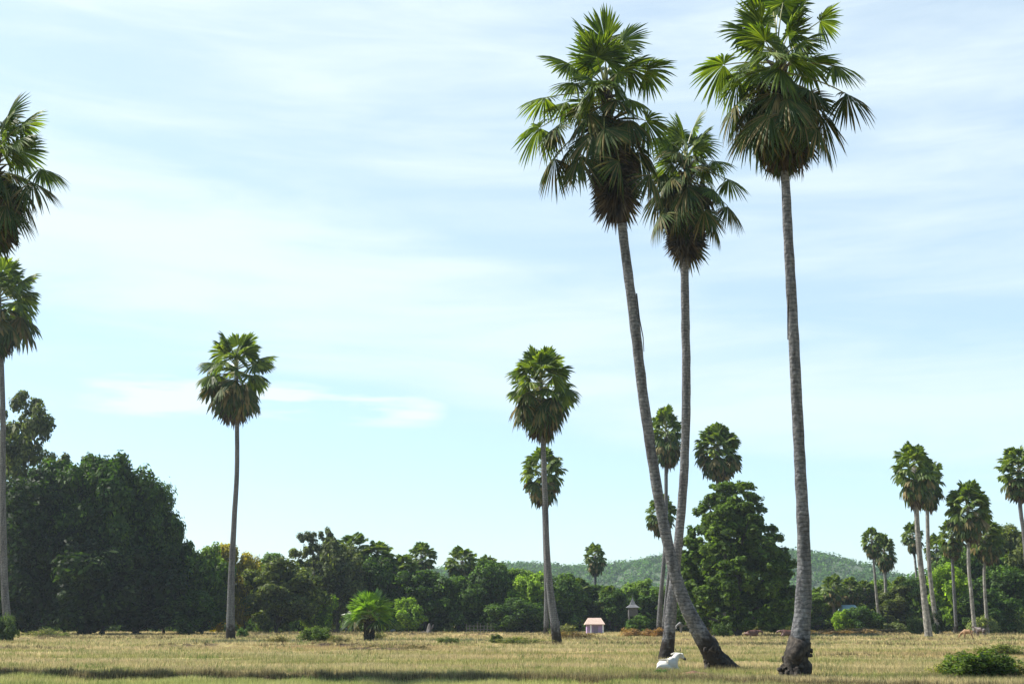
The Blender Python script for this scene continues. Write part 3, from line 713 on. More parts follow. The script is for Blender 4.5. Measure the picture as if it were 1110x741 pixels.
def tree(label, px, base, top, wpx, kind, colr, q=0, name='leafy_tree', cat='tree', group='trees along the field edge', rot=None, Y=None):
    b = ground(px, base) if Y is None else Vector((atY(px, base, Y).x, Y, 0))
    b.z = gz(b.x, b.y)
    Pp = PR[kind][q % len(PR[kind])]
    m = mpp(px, (base + top) / 2, b.y)
    Hm = (atY(px, top, b.y) - b).z
    r = empty(name, b, label, cat, group)
    sx = wpx * m / Pp['W']; sz = Hm / Pp['H']
    a = rot if rot is not None else (px * 0.37) % 6.28
    t = link(bpy.data.objects.new('trunk' if kind != 'shrub' else 'stem', Pp['trunk']), r)
    c = link(bpy.data.objects.new('crown' if kind != 'shrub' else 'foliage', Pp['crown']), r)
    for o in (t, c): o.scale = (sx, sx, sz); o.rotation_euler.z = a
    c.color = (*colr, 1)
    return r

T = tree
T('tallest dark tree at far left with thin see-through top', 4, 686.6, 424, 98, 'sparse', GG, 0)
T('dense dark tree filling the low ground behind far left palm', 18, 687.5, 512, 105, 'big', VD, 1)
T('big dark round-topped tree second from left edge', 70, 687, 496, 100, 'big', LM, 0)
T('big dark tree with highest rounded top in left mass', 112, 687, 495, 96, 'big', LM, 1, rot=2.0)
T('dark tree sloping down on right side of left mass', 146, 686.5, 520, 80, 'big', LM, 0, rot=4.1)
T('last dark tree of the left mass, lowest shoulder', 177, 686, 560, 50, 'round', LM, 0)
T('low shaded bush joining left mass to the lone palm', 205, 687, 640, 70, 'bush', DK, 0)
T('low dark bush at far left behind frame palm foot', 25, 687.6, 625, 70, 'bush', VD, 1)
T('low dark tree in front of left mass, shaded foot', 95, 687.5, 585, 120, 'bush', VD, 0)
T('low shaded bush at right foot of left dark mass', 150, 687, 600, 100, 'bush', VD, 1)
T('mid green tree between dark mass and lone slender palm', 219, 686, 592, 58, 'round', LG, 1)
T('yellow flowering tree top just left of lone slender palm', 236, 685, 590, 46, 'round', YG, 2)
T('yellow leaved tree right behind the lone slender palm trunk', 265, 685, 600, 34, 'round', YG, 0)
T('light green bushy mound tree right of lone slender palm', 302, 686.2, 607, 82, 'round', OL, 1)
T('small dark tree top behind the light green mound', 287, 684.4, 600, 46, 'round', MG, 2)
T('tall grey green sparse tree with open branches', 341, 685, 573, 62, 'sparse', GG, 1)
T('rounded dark tree behind young palm, left', 366, 685, 590, 58, 'round', GG, 0)
T('bright green bush below the sparse grey tree', 343, 685.6, 640, 40, 'bush', BG, 0)
T('dark leafy tree behind young palm, right', 412, 684.6, 600, 56, 'round', DK, 1)
T('small bright lime bush right of young palm', 443, 685.4, 648, 34, 'bush', BG, 1)
T('dark tree under the two overlapping palm heads', 462, 684.8, 618, 58, 'round', DK, 2)
T('green tree under the squat palm head', 497, 684.8, 625, 50, 'round', MG, 0)
T('dark domed tree right of the squat palm head', 532, 684.6, 607, 56, 'round', DK, 1)
T('mid green tree right of dark domed tree', 556, 684.3, 617, 48, 'round', LG, 2)
T('bright lime green tree left of centre palm trunk', 577, 684.8, 621, 52, 'round', BG, 1)
T('darker leafy tree right of centre palm trunk', 612, 684.6, 622, 48, 'round', MG, 0)
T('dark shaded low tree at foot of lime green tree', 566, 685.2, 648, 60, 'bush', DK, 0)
T('tree behind the pink hut, dark blue green', 648, 684.0, 634, 50, 'round', DK, 2)
T('dark tree right of the pink hut', 668, 684.4, 638, 40, 'round', DK, 0)
T('light green tree behind small pointed shrine', 694, 684.0, 629, 52, 'round', LG, 1)
T('green tree glimpsed between crossing near trunks', 720, 684.2, 636, 50, 'round', MG, 2)
T('bush hiding the legs of the small pointed shrine', 692, 686.2, 667, 26, 'bush', MG, 1)
T('low tree just left of the big round leafy tree', 748, 684.4, 640, 44, 'round', MG, 0)
T('big conical full leafy tree standing alone behind near palms', 798, 688.6, 524, 122, 'cone', (0.064, 0.104, 0.024), 0, rot=0.5)
T('small tree between big leafy tree and tallest near trunk', 849, 684.4, 636, 46, 'round', MG, 1)
T('light green bushy tree right of tallest near trunk', 888, 684.3, 642, 48, 'round', LG, 2)
T('olive tree behind the pale blue roof', 915, 683.8, 634, 50, 'round', OL, 0)
T('yellow green bush in front of pale blue roof', 915, 685.8, 660, 24, 'bush', BG, 0)
T('round dark bush right of pale blue roof', 938, 685.8, 657, 38, 'bush', DK, 1)
T('light green tree behind the low palm pair', 952, 683.8, 628, 56, 'round', LG, 1)
T('mid green tree between palm pair and joined pair', 980, 684.2, 634, 50, 'round', OL, 2)
T('dark tree behind the joined palm pair trunks', 1003, 684.4, 624, 42, 'round', MG, 0)
T('vivid lime green tree at edge of right wood', 1035, 686.8, 611, 48, 'round', BG, 0, rot=1.0)
T('dark tree behind the vivid lime tree', 1042, 685.4, 590, 56, 'round', MG, 1)
T('tall dark tree in right wood below pale palm', 1070, 685.3, 584, 58, 'round', MG, 2)
T('tall sparse tree in right wood with ragged top', 1082, 684.8, 570, 54, 'sparse', OL, 0)
T('tree at right frame edge with olive leaves', 1106, 685.4, 570, 58, 'round', OL, 0)
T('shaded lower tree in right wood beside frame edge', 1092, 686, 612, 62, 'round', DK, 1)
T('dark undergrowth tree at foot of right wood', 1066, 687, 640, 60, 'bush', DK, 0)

# young palm with a stout black trunk
def young_palm():
    rnd = random.Random(5)
    b = ground(400, 694); b.z = gz(b.x, b.y)
    r = empty('young_palm', b, 'young bright green fan palm with short black trunk alone on field', 'palm tree')
    m = mpp(400, 690, b.y)
    mb = MB(); mb.tube([Vector((0, 0, -.2)), Vector((0, 0, .5)), Vector((0.03, 0, 1.1)), Vector((0, 0, 1.7))], [.48, .40, .36, .34], 14, 0, True, .8, 3)
    for i in range(60):
        a = i * 2.39996; zz = .15 + i * .03
        mb.tube([Vector((.32 * math.cos(a), .32 * math.sin(a), zz)), Vector((.46 * math.cos(a), .46 * math.sin(a), zz + .18)), Vector((.5 * math.cos(a), .5 * math.sin(a), zz + .36))], [.09, .07, .03], 5)
    mb.build('trunk', [M['rootbark']], r)
    for i in range(34):
        u = (i + .5) / 34
        mb = MB()
        old = u > .8
        frond_geo(mb, (0, 0, 0), i * 2.39996, R(84 - 76 * u), rnd.uniform(1.1, 1.6), rnd.uniform(1.15, 1.45), rnd, 26, MIDSEC, droop=.05 + .2 * u, fold=.2 + .2 * u, bend=.1 + .2 * u,
                  span=R(120), roll=rnd.uniform(-.6, .6), mats=(0, 1), pr=.05, wide=1.3)
        mb.build('frond', [M['frond_old'] if old else M['frond_young'], M['petiole']], r, loc=(0, 0, 2.1 - .4 * u))
M['frond_young'] = leafy('palm_frond_young', [(0.0, (0.09, 0.16, 0.02)), (0.5, (0.15, 0.25, 0.03)), (1.0, (0.24, 0.34, 0.06))], 0.42, rough=0.4, spec=.5, tcol=(1.7, 1.9, .7))
young_palm()

# vines round two palm feet
def vine_cover(root, w, h, colr, dx=0):
    Pp = PR['bush'][0]
    o = link(bpy.data.objects.new('vine_cover', Pp['crown']), root); o.color = (*colr, 1)
    o.scale = (w / Pp['W'], w / Pp['W'], h / Pp['H']); o.location = (dx, 0.3, -.1)
vine_cover(pv, 1.9, 3.4, VD)

# ------------------------------------------------------------------ shrubs
SG = 'shrubs dotted over the field'
def shrub(label, px, base, top, w, colr, q=0): return T(label, px, base, top, w, 'shrub', colr, q, 'shrub', 'shrub', SG)
shrub('large dark leafy shrub on bank at lower right', 1066, 736, 704, 80, (0.060, 0.092, 0.022), 0)
shrub('paler leafy shoots on left side of the large dark shrub', 1046, 733, 706, 44, (0.12, 0.16, 0.04), 0)
shrub('brown weeds trailing right of the large dark shrub', 1094, 736, 713, 40, (0.13, 0.12, 0.05), 1)
shrub('low olive shrub behind the large dark leafy one', 1082, 711, 696, 52, (0.10, 0.12, 0.04), 1)
shrub('yellowish weed clump left of the large dark leafy shrub', 1032, 734, 712, 50, (0.16, 0.17, 0.05), 1)
shrub('green shrub left of the young palm', 344, 696, 678, 34, (0.075, 0.11, 0.03), 0)
shrub('brownish low shrub left of the green shrub', 302, 697, 688, 20, (0.11, 0.095, 0.04), 1)
shrub('dull weed clump close to young palm, left side', 367, 697, 688, 20, (0.10, 0.09, 0.045), 1)
shrub('thin weeds touching right of young palm trunk', 410, 693, 683, 14, (0.09, 0.10, 0.04), 1)
shrub('round grey green shrub in field right of young palm', 486, 698.5, 690, 26, (0.085, 0.11, 0.04), 0)
shrub('long low shrub left of the centre palm foot', 565, 698.5, 689, 52, (0.12, 0.13, 0.05), 1)
shrub('small dark upright weed left of centre palm foot', 538, 698, 686, 14, (0.06, 0.085, 0.03), 0)
shrub('pale green rounded shrub at tree line left of centre palm', 582, 684.4, 672, 26, (0.17, 0.20, 0.09), 0)
shrub('small pale shrub under lime green tree', 555, 685, 675, 16, (0.13, 0.16, 0.07), 0)
shrub('pale dry shrub right of centre palm foot', 612, 692, 676, 28, (0.14, 0.14, 0.07), 0)
shrub('weed mound at far left over shaded ground', 48, 691, 680, 30, (0.12, 0.13, 0.06), 1)
shrub('leafy weeds hiding foot of left frame palm', 6, 695, 664, 22, (0.06, 0.09, 0.04), 0)
shrub('small weed clump right of far left weed mound', 68, 691, 684, 14, (0.10, 0.12, 0.05), 1)
shrub('shrub at foot of lone slender palm, right side', 262, 692, 680, 12, (0.07, 0.12, 0.04), 0)
shrub('green shrub left of big conical leafy tree foot', 783, 690, 674, 22, (0.05, 0.08, 0.025), 0)
shrub('yellow green hedge clump right of big conical tree', 822, 685, 673, 26, (0.14, 0.15, 0.05), 0)
shrub('pale hedge clump touching tallest near trunk, left', 842, 685, 674, 22, (0.13, 0.14, 0.06), 1)
shrub('pale bush before the small palm pair feet', 953, 685.6, 674, 22, (0.15, 0.16, 0.08), 0)
shrub('grey green bush right of small palm pair', 972, 686, 674, 26, (0.11, 0.13, 0.06), 0)
shrub('bush left of the joined palm pair foot', 995, 687.5, 668, 22, (0.07, 0.10, 0.04), 0)
shrub('pale leafy bush before the right wood', 1066, 687.5, 666, 30, (0.15, 0.18, 0.08), 0)
shrub('small bush under right frame edge trees', 1104, 687, 662, 26, (0.13, 0.15, 0.07), 1)
shrub('green weed tuft in front of the lying white ox', 716, 732, 724.5, 17, (0.06, 0.13, 0.05), 0)
DG = 'dry brush heaps'
def heap(label, px, base, top, w, colr, q=1): return T(label, px, base, top, w, 'shrub', colr, q, 'brush_heap', 'brush heap', DG)
heap('orange brown dry brush heap left of the near trunks', 688, 690, 680, 30, (0.24, 0.14, 0.08))
heap('orange brown dry brush heap touching near trunk behind ox', 712, 690.5, 680, 24, (0.21, 0.115, 0.065), 0)
heap('dark brown brush heap right of centre palm foot', 622, 692.5, 683, 36, (0.13, 0.085, 0.045))
heap('brown brush pile right of tallest near trunk', 900, 687.6, 680.5, 50, (0.17, 0.11, 0.065))
heap('pale brown brush pile under the small palm pair', 942, 687.6, 680, 56, (0.20, 0.14, 0.085), 0)
heap('dry reddish weeds left of conical tree foot', 774, 689, 679, 20, (0.22, 0.14, 0.09))
heap('dark weeds on earth bank below young palm', 418, 705, 697.5, 46, (0.11, 0.085, 0.045))
heap('small dark weeds on earth bank right of young palm', 450, 704, 698.5, 20, (0.10, 0.085, 0.045), 0)

# bare soil mound below the leaning palm
def soil_mound():
    b = ground(756, 736, -0.1); b.z = gz(b.x, b.y)
    rnd = random.Random(2); mb = MB()
    n, k = 30, 9
    vs, fs = [], []
    for j in range(k):
        t = j / (k - 1)
        for i in range(n):
            a = 2 * PI * i / n
            rr = 1.0 * (1 - t)
            x = math.cos(a) * rr * 1.0; y = math.sin(a) * rr * .6
            z = 0.26 * (1 - (1 - t) ** 1.6) + .11 * mn.noise(Vector((x * 4, y * 4, 1))) - .06
            vs.append(Vector((x, y, z)))
    for j in range(k - 1):
        for i in range(n): fs.append((j * n + i, j * n + (i + 1) % n, (j + 1) * n + (i + 1) % n, (j + 1) * n + i))
    mb.add(vs, fs)
    o = mb.build('soil_mound', [plain('red_soil', (0.17, 0.085, 0.05), .95, .45, 5, .06)], None, loc=b, smooth=True)
    tag(o, 'small reddish bare soil mound between ox and leaning palm foot', 'soil mound')
soil_mound()

# ------------------------------------------------------------------ cattle
def skinned(name, chains, mat, parent, loc=(0, 0, 0), sub=2):
    vs, es, rs = [], [], []
    ids = {}
    for ch in chains:
        prev = None
        for (key, p, r) in ch:
            if p is None: i = ids[key]
            else:
                i = len(vs); vs.append(p); rs.append(r)
                if key: ids[key] = i
            if prev is not None: es.append((prev, i))
            prev = i
    me = bpy.data.meshes.new(name); me.from_pydata(vs, es, [])
    o = bpy.data.objects.new(name, me); link(o)
    md = o.modifiers.new('skin', 'SKIN'); md.use_smooth_shade = True; md.branch_smoothing = 0.6
    for i, v in enumerate(me.skin_vertices[0].data):
        v.radius = (rs[i][0], rs[i][1]) if isinstance(rs[i], tuple) else (rs[i], rs[i]); v.use_root = (i == 0)
    s = o.modifiers.new('sub', 'SUBSURF'); s.levels = s.render_levels = sub
    dg = bpy.context.evaluated_depsgraph_get(); dg.update()
    me2 = bpy.data.meshes.new_from_object(o.evaluated_get(dg))
    bpy.data.objects.remove(o)
    me2.name = name; me2.materials.clear(); me2.materials.append(mat)
    me2.polygons.foreach_set('use_smooth', [True] * len(me2.polygons))
    o = bpy.data.objects.new(name, me2); o.location = loc
    return link(o, parent)

def cow(label, loc, yaw, mat, pose='stand', scale=1.0, name='cow', horn=False, hornmat=None, group=None):
    loc.z = gz(loc.x, loc.y)
    r = empty(name, loc, label, 'cow', group)
    r.rotation_euler.z = yaw; r.scale = (scale,) * 3
    ch = []
    rest = pose == 'rest'
    if rest: pose = 'lie'
    if pose == 'lie':
        ch.append([('mid', (-.12, 0, .38), (.34, .34)), ('rump', (-.60, .03, .40), .30), (None, (-.82, .05, .34), .20)])
        ch.append([('mid', None, 0), ('chest', (.30, 0, .42), .31), *([('nb', (.50, -.02, .54), .22), ('neck', (.64, -.06, .60), .17), ('poll', (.78, -.12, .64), .15), (None, (.90, -.20, .52), .13), ('muz', (1.0, -.27, .38), .10)] if rest else [('nb', (.52, -.02, .60), .24), ('neck', (.64, -.07, .78), .18), ('poll', (.75, -.14, .93), .15), (None, (.88, -.24, .82), .13), ('muz', (.99, -.33, .67), .10)])])
        ch.append([('chest', None, 0), ('hump', (.24, 0, .78), .15)])
        for s in (-1, 1):
            hz = -.3 if rest else 0
            ch.append([('poll', None, 0), (None, (.70 - .08 * s, -.13 + .17 * s, .93 + hz), .05), (None, (.64 - .12 * s, -.13 + .30 * s, .88 + hz), .035)])
            ch.append([('chest', None, 0), (None, (.46, .20 * s, .20), .13), (None, (.66, .20 * s, .10), .075), (None, (.50, .25 * s, .05), .05), (None, (.34, .26 * s, .05), .045)])
            ch.append([('rump', None, 0), (None, (-.50, .26 * s, .26), .20), (None, (-.26, .32 * s, .17), .11), (None, (-.44, .36 * s, .06), .06), (None, (-.24, .38 * s, .05), .045)])
        ch.append([('rump', None, 0), (None, (-.98, .08, .30), .03), (None, (-1.0, .16, .08), .03)])
    else:
        ch.append([('mid', (-.1, 0, .98), .31), ('rump', (-.58, 0, 1.08), .24), (None, (-.78, 0, 1.10), .13)])
        if pose == 'graze':
            neck = [('nb', (.58, 0, .98), .20), ('neck', (.80, 0, .78), .14), ('poll', (.98, 0, .52), .12), (None, (1.07, 0, .36), .095), ('muz', (1.12, 0, .16), .075)]
        else:
            neck = [('nb', (.56, 0, 1.14), .20), ('neck', (.76, 0, 1.30), .14), ('poll', (.95, 0, 1.42), .12), (None, (1.12, 0, 1.34), .095), ('muz', (1.28, 0, 1.24), .075)]
        ch.append([('mid', None, 0), ('chest', (.33, 0, 1.0), .28)] + neck)
        ch.append([('chest', None, 0), ('hump', (.33, 0, 1.33), .11)])
        P = neck[2][1]
        for s in (-1, 1):
            ch.append([('poll', None, 0), (None, (P[0] - .04, .15 * s, P[2] + .02), .04), (None, (P[0] - .08, .27 * s, P[2] - .02), .028)])
            ch.append([('chest', None, 0), (None, (.36, .16 * s, .72), .11), (None, (.35, .17 * s, .42), .065), (None, (.37, .17 * s, .16), .045), (None, (.39, .17 * s, .03), .055)])
            ch.append([('rump', None, 0), (None, (-.55, .17 * s, .80), .15), (None, (-.48, .18 * s, .62), .09), (None, (-.66, .18 * s, .42), .055), (None, (-.62, .18 * s, .16), .042), (None, (-.59, .18 * s, .03), .055)])
        ch.append([('rump', None, 0), (None, (-.86, 0, 1.02), .035), (None, (-.90, 0, .7), .025), (None, (-.90, 0, .42), .045)])
    skinned('body', ch, mat, r)
    if horn:
        for s in (-1, 1):
            mb = MB()
            if pose == 'lie': p = Vector((.74 - .03 * s, -.14 + .08 * s, 1.03))
            else: p = Vector((.94, .07 * s, 1.5))
            mb.tube([p, p + Vector((-.02, .05 * s, .09)), p + Vector((-.03, .04 * s, .20))], [.028, .02, .006], 8)
            mb.build('horn', [hornmat], r, smooth=True)
        mb = MB()
        p = Vector((1.03, -.37, .64))
        mb.tube([p + Vector((-.07, .05, .05)), p, p + Vector((.03, -.02, -.02))], [.072, .07, .05], 10)
        mb.build('muzzle', [hornmat], r, smooth=True)
        for s in (-1, 1):
            mb = MB(); e = Vector((.84 + .05 * s, -.19 + .105 * s, .90)); mb.tube([e - Vector((.0, .02 * s, 0)), e + Vector((.0, .012 * s, 0))], [.022, .02], 8); mb.build('eye', [hornmat], r)
    return r
hide_w = plain('white_hide', (0.50, 0.47, 0.41), .8, .12, 3); hide_r = plain('red_hide', (0.08, 0.032, 0.018), .6, .3, 3); hide_t = plain('tan_hide', (0.22, 0.12, 0.05), .65, .2, 3)
hide_d = plain('dark_hide', (0.07, 0.05, 0.045), .6, .3, 3); hide_g = plain('grey_hide', (0.12, 0.115, 0.115), .6, .35, 2); dk = plain('dark_horn', (0.05, 0.04, 0.04), .4, .2, 5)
g0 = ground(725, 729); g0.y -= .0
cow('white ox lying at the foot of the upright near palm', g0, R(52), hide_w, 'lie', .74, 'cow', True, dk)
cow('grey cow grazing behind the crossing near trunks', ground(742, 686), R(190), hide_g, 'graze', 1.25, 'cow')
cow('brown cow lying at right foot of big conical tree', ground(816, 690), R(5), hide_r, 'rest', 1.05, 'cow')
cow('dark red brown calf half hidden behind tallest near trunk', ground(853, 690), R(185), hide_r, 'rest', 1.05, 'cow')
cow('tan cow standing before vivid lime tree', ground(1049, 692.5), R(150), hide_t, 'graze', .72, 'cow')
cow('dark cow standing right of the tan cow', ground(1063, 691), R(125), hide_d, 'stand', .8, 'cow')
cow('pale small cow at tree line left of young palm', ground(373, 685.6), R(20), hide_g, 'graze', .6, 'cow')
cow('reddish cow lying beside pale small cow at tree line', ground(359, 685.8), R(180), hide_r, 'rest', .8, 'cow')

# ------------------------------------------------------------------ little buildings and small things
def gable(mb, x0, x1, y0, y1, z0, z1, over=.25, ridge_in=.35, th=.07):
    X0, X1, Y0, Y1 = x0 - over, x1 + over, y0 - over, y1 + over
    ym = (y0 + y1) / 2
    lo = [Vector((X0, Y0, z0)), Vector((X1, Y0, z0)), Vector((X1, Y1, z0)), Vector((X0, Y1, z0))]
    hi = [Vector((X0 + ridge_in, ym, z1)), Vector((X1 - ridge_in, ym, z1))]
    vs = lo + hi + [v + Vector((0, 0, -th)) for v in lo]
    mb.add(vs, [(0, 1, 5, 4), (1, 2, 5), (2, 3, 4, 5), (3, 0, 4), (0, 6, 7, 1), (1, 7, 8, 2), (2, 8, 9, 3), (3, 9, 6, 0), (9, 8, 7, 6)])
def hut():
    b = ground(645, 686.2); b.z = 0
    r = empty('hut', b, 'small hut with cream hipped roof and purple pink walls', 'hut')
    mb = MB(); mb.box(-1.05, 1.05, 0, 1.8, 0, 1.15); mb.build('wall', [plain('purple_paint', (0.36, 0.25, 0.42), .8, .15)], r)
    mb = MB(); gable(mb, -1.15, 1.15, -.25, 1.8, 1.18, 1.98, .15, .45); mb.build('roof', [plain('cream_roof', (0.46, 0.34, 0.27), .7, .12)], r)
    for x in (-.62, .95):
        mb = MB(); mb.box(x, x + .16, -.28, -.14, 0, 1.11); mb.build('post', [plain('white_paint', (.8, .8, .8), .6, .05)], r)
    mb = MB(); mb.box(-.2, .4, -.04, -.005, 0, .95); mb.build('door', [plain('grey_door', (.2, .16, .22), .7, .1)], r)
hut()
def shrine():
    b = ground(687, 685.2); b.z = 0
    r = empty('shrine', b, 'small grey pointed roof shrine tower among trees', 'shrine')
    gm = plain('shrine_wood', (.075, .07, .068), .8, .3)
    mb = MB(); mb.box(-.62, .62, 0, 1.24, 2.2, 3.35); mb.build('cabin', [gm], r)
    for x in (-.55, .55):
        for y in (.08, 1.12):
            mb = MB(); mb.tube([(x, y, 0), (x, y, 2.2)], [.08, .08], 8); mb.build('leg', [gm], r)
    mb = MB(); vs = [Vector((-.9, -.3, 3.36)), Vector((.9, -.3, 3.36)), Vector((.9, 1.55, 3.36)), Vector((-.9, 1.55, 3.36)), Vector((-.4, .2, 3.75)), Vector((.4, .2, 3.75)), Vector((.4, 1.04, 3.75)), Vector((-.4, 1.04, 3.75)), Vector((0, .62, 4.7))]
    mb.add(vs, [(3, 2, 1, 0), (0, 1, 5, 4), (1, 2, 6, 5), (2, 3, 7, 6), (3, 0, 4, 7), (4, 5, 8), (5, 6, 8), (6, 7, 8), (7, 4, 8)]); rf = mb.build('roof', [plain('shrine_roof', (.11, .11, .115), .7, .2)], r)
    mb = MB(); mb.tube([(0, .62, 4.6), (0, .62, 5.2)], [.05, .015], 6); mb.build('finial', [gm], rf)
shrine()
def blue_house():
    b = ground(924, 684.6); b.z = 0
    r = empty('house', b, 'low house with pale blue roof mostly hidden by bushes', 'house')
    mb = MB(); mb.box(-1.0, 1.0, 0, 2.6, 0, 2.9); mb.build('wall', [plain('bluegrey_wall', (.3, .33, .35), .8, .2)], r)
    mb = MB(); gable(mb, -1.0, 1.0, 0, 2.6, 2.95, 3.8, .25, .3); mb.build('roof', [plain('blue_roof', (.26, .40, .43), .5, .12)], r)
    mb = MB(); mb.box(-.7, -.1, -.05, -.004, 1.3, 2.1); mb.build('window', [dk], r)
blue_house()
def fence():
    a = ground(505, 685.2); c = ground(545, 685.2)
    r = empty('wooden_fence', a, 'low weathered grey picket fence at tree line left of centre', 'fence')
    gm = plain('weathered_wood', (.12, .11, .10), .9, .3)
    L = c.x - a.x
    rnd = random.Random(9)
    x = 0
    while x < L:
        mb = MB(); h = rnd.uniform(1.0, 1.45); mb.box(x, x + .13, -.05, .05, -.1, h); mb.build('post', [gm], r); x += rnd.uniform(.38, .6)
    for z in (.4, .85):
        mb = MB(); mb.box(0, L, .052, .10, z, z + .08); mb.build('rail', [gm], r)
fence()
def sign():
    b = ground(541, 684.6); r = empty('sign_board', b, 'small blank white board on thin post before dark trees', 'sign')
    mb = MB(); mb.tube([(0, 0, -.1), (0, 0, 1.6)], [.035, .03], 8); mb.build('post', [dk], r)
    mb = MB(); mb.box(-.33, .33, -.06, -.035, 1.45, 2.0); mb.build('board', [plain('white_board', (.85, .85, .85), .6, .04)], r)
sign()
def stump():
    b = ground(465, 686); r = empty('tree_stump', b, 'grey broken tree stump on field edge left of centre', 'tree stump')
    mb = MB(); mb.tube([(0, 0, -.1), (0, 0, .5), (.1, 0, 1.0), (.05, 0, 1.3)], [.42, .3, .22, .1], 10, 0, True, .6, 4); mb.tube([(.05, 0, .4), (.5, -.1, .8), (.55, -.1, 1.15)], [.13, .1, .04], 8, 0, True, .4, 8)
    mb.tube([(-.1, 0, .1), (-.8, -.2, .12), (-1.5, -.3, .05)], [.16, .12, .05], 8, 0, True, .4, 5); mb.build('stump_wood', [plain('grey_wood', (.09, .08, .075), .9, .3)], r)
stump()
def white_post(px, label):
    b = ground(px, 684.6)
    mb = MB(); mb.tube([(0, 0, -.1), (0, 0, 1.5), (0, 0, 1.62)], [.11, .10, .03], 10)
    o = mb.build('marker_post', [plain('white_post', (.75, .75, .78), .7, .08)], None, loc=b); tag(o, label, 'post')
white_post(606, 'white marker post touching right side of centre palm trunk')
def boulders():
    rnd = random.Random(4)
    for px, py, s, lab in ((699, 684.5, .55, 'pale rounded boulder right of the small pointed shrine'), (426, 684.8, .35, 'small white stone at tree line right of young palm')):
        b = ground(px, py)
        mb = MB(); vs, fs = [], []
        n, k = 14, 8
        for j in range(k):
            t = PI * j / (k - 1)
            for i in range(n):
                a = 2 * PI * i / n; d = Vector((math.sin(t) * math.cos(a), math.sin(t) * math.sin(a), math.cos(t) * .8))
                vs.append(d * s * (1 + .35 * mn.noise(d * 1.7 + Vector((px, 0, 0)))) + Vector((0, 0, s * .6)))
        for j in range(k - 1):
            for i in range(n): fs.append((j * n + i, (j + 1) * n + i, (j + 1) * n + (i + 1) % n, j * n + (i + 1) % n))
        mb.add(vs, fs); o = mb.build('boulder', [plain('pale_stone', (.34, .33, .30), .9, .15)], None, loc=b, smooth=True); tag(o, lab, 'rock')
boulders()

# ------------------------------------------------------------------ woodland behind the front row (stuff) and the hills
def woodland():
    rg = np.random.default_rng(77)
    cl = []
    prof = [(-350, 600), (-100, 520), (0, 470), (60, 520), (150, 550), (200, 600), (250, 620), (300, 618), (340, 605), (400, 612), (430, 622), (500, 625), (560, 628), (620, 632), (680, 636), (760, 640), (870, 642), (930, 638), (985, 632), (1010, 618), (1050, 608), (1110, 600), (1300, 560), (1500, 600)]
    pxs = [p_[0] for p_ in prof]; pys = [p_[1] for p_ in prof]
    for i in range(1500):
        Y = rg.uniform(190, 250); px = rg.uniform(-350, 1500)
        top = np.interp(px, pxs, pys) + 4
        if 195 < px < 990: top += 4
        b = atY(px, top, Y); zt = max(4, b.z)
        s = rg.uniform(1.8, 3.0)
        z = rg.uniform(0.8, max(1.5, zt - s))
        if rg.random() < .4: z = max(1.2, zt - s - rg.uniform(0, 1.5))
        cl.append([b.x, Y, z, s, s, s * .8])
        cl.append([rg.uniform(-.75, .75) * 190, rg.uniform(178, 200), rg.uniform(.2, 2.4), 1.9, 1.9, 1.5])
    V, Q = leaf_cloud(rg, np.array(cl), 170000, 0.42)
    o = link(bpy.data.objects.new('woodland', np_mesh('woodland', V, Q, [M['leaf']])))
    o.color = (0.036, 0.066, 0.020, 1)
    tag(o, 'deep green woodland massed behind the front row of trees', 'woodland', kind='stuff')
woodland()

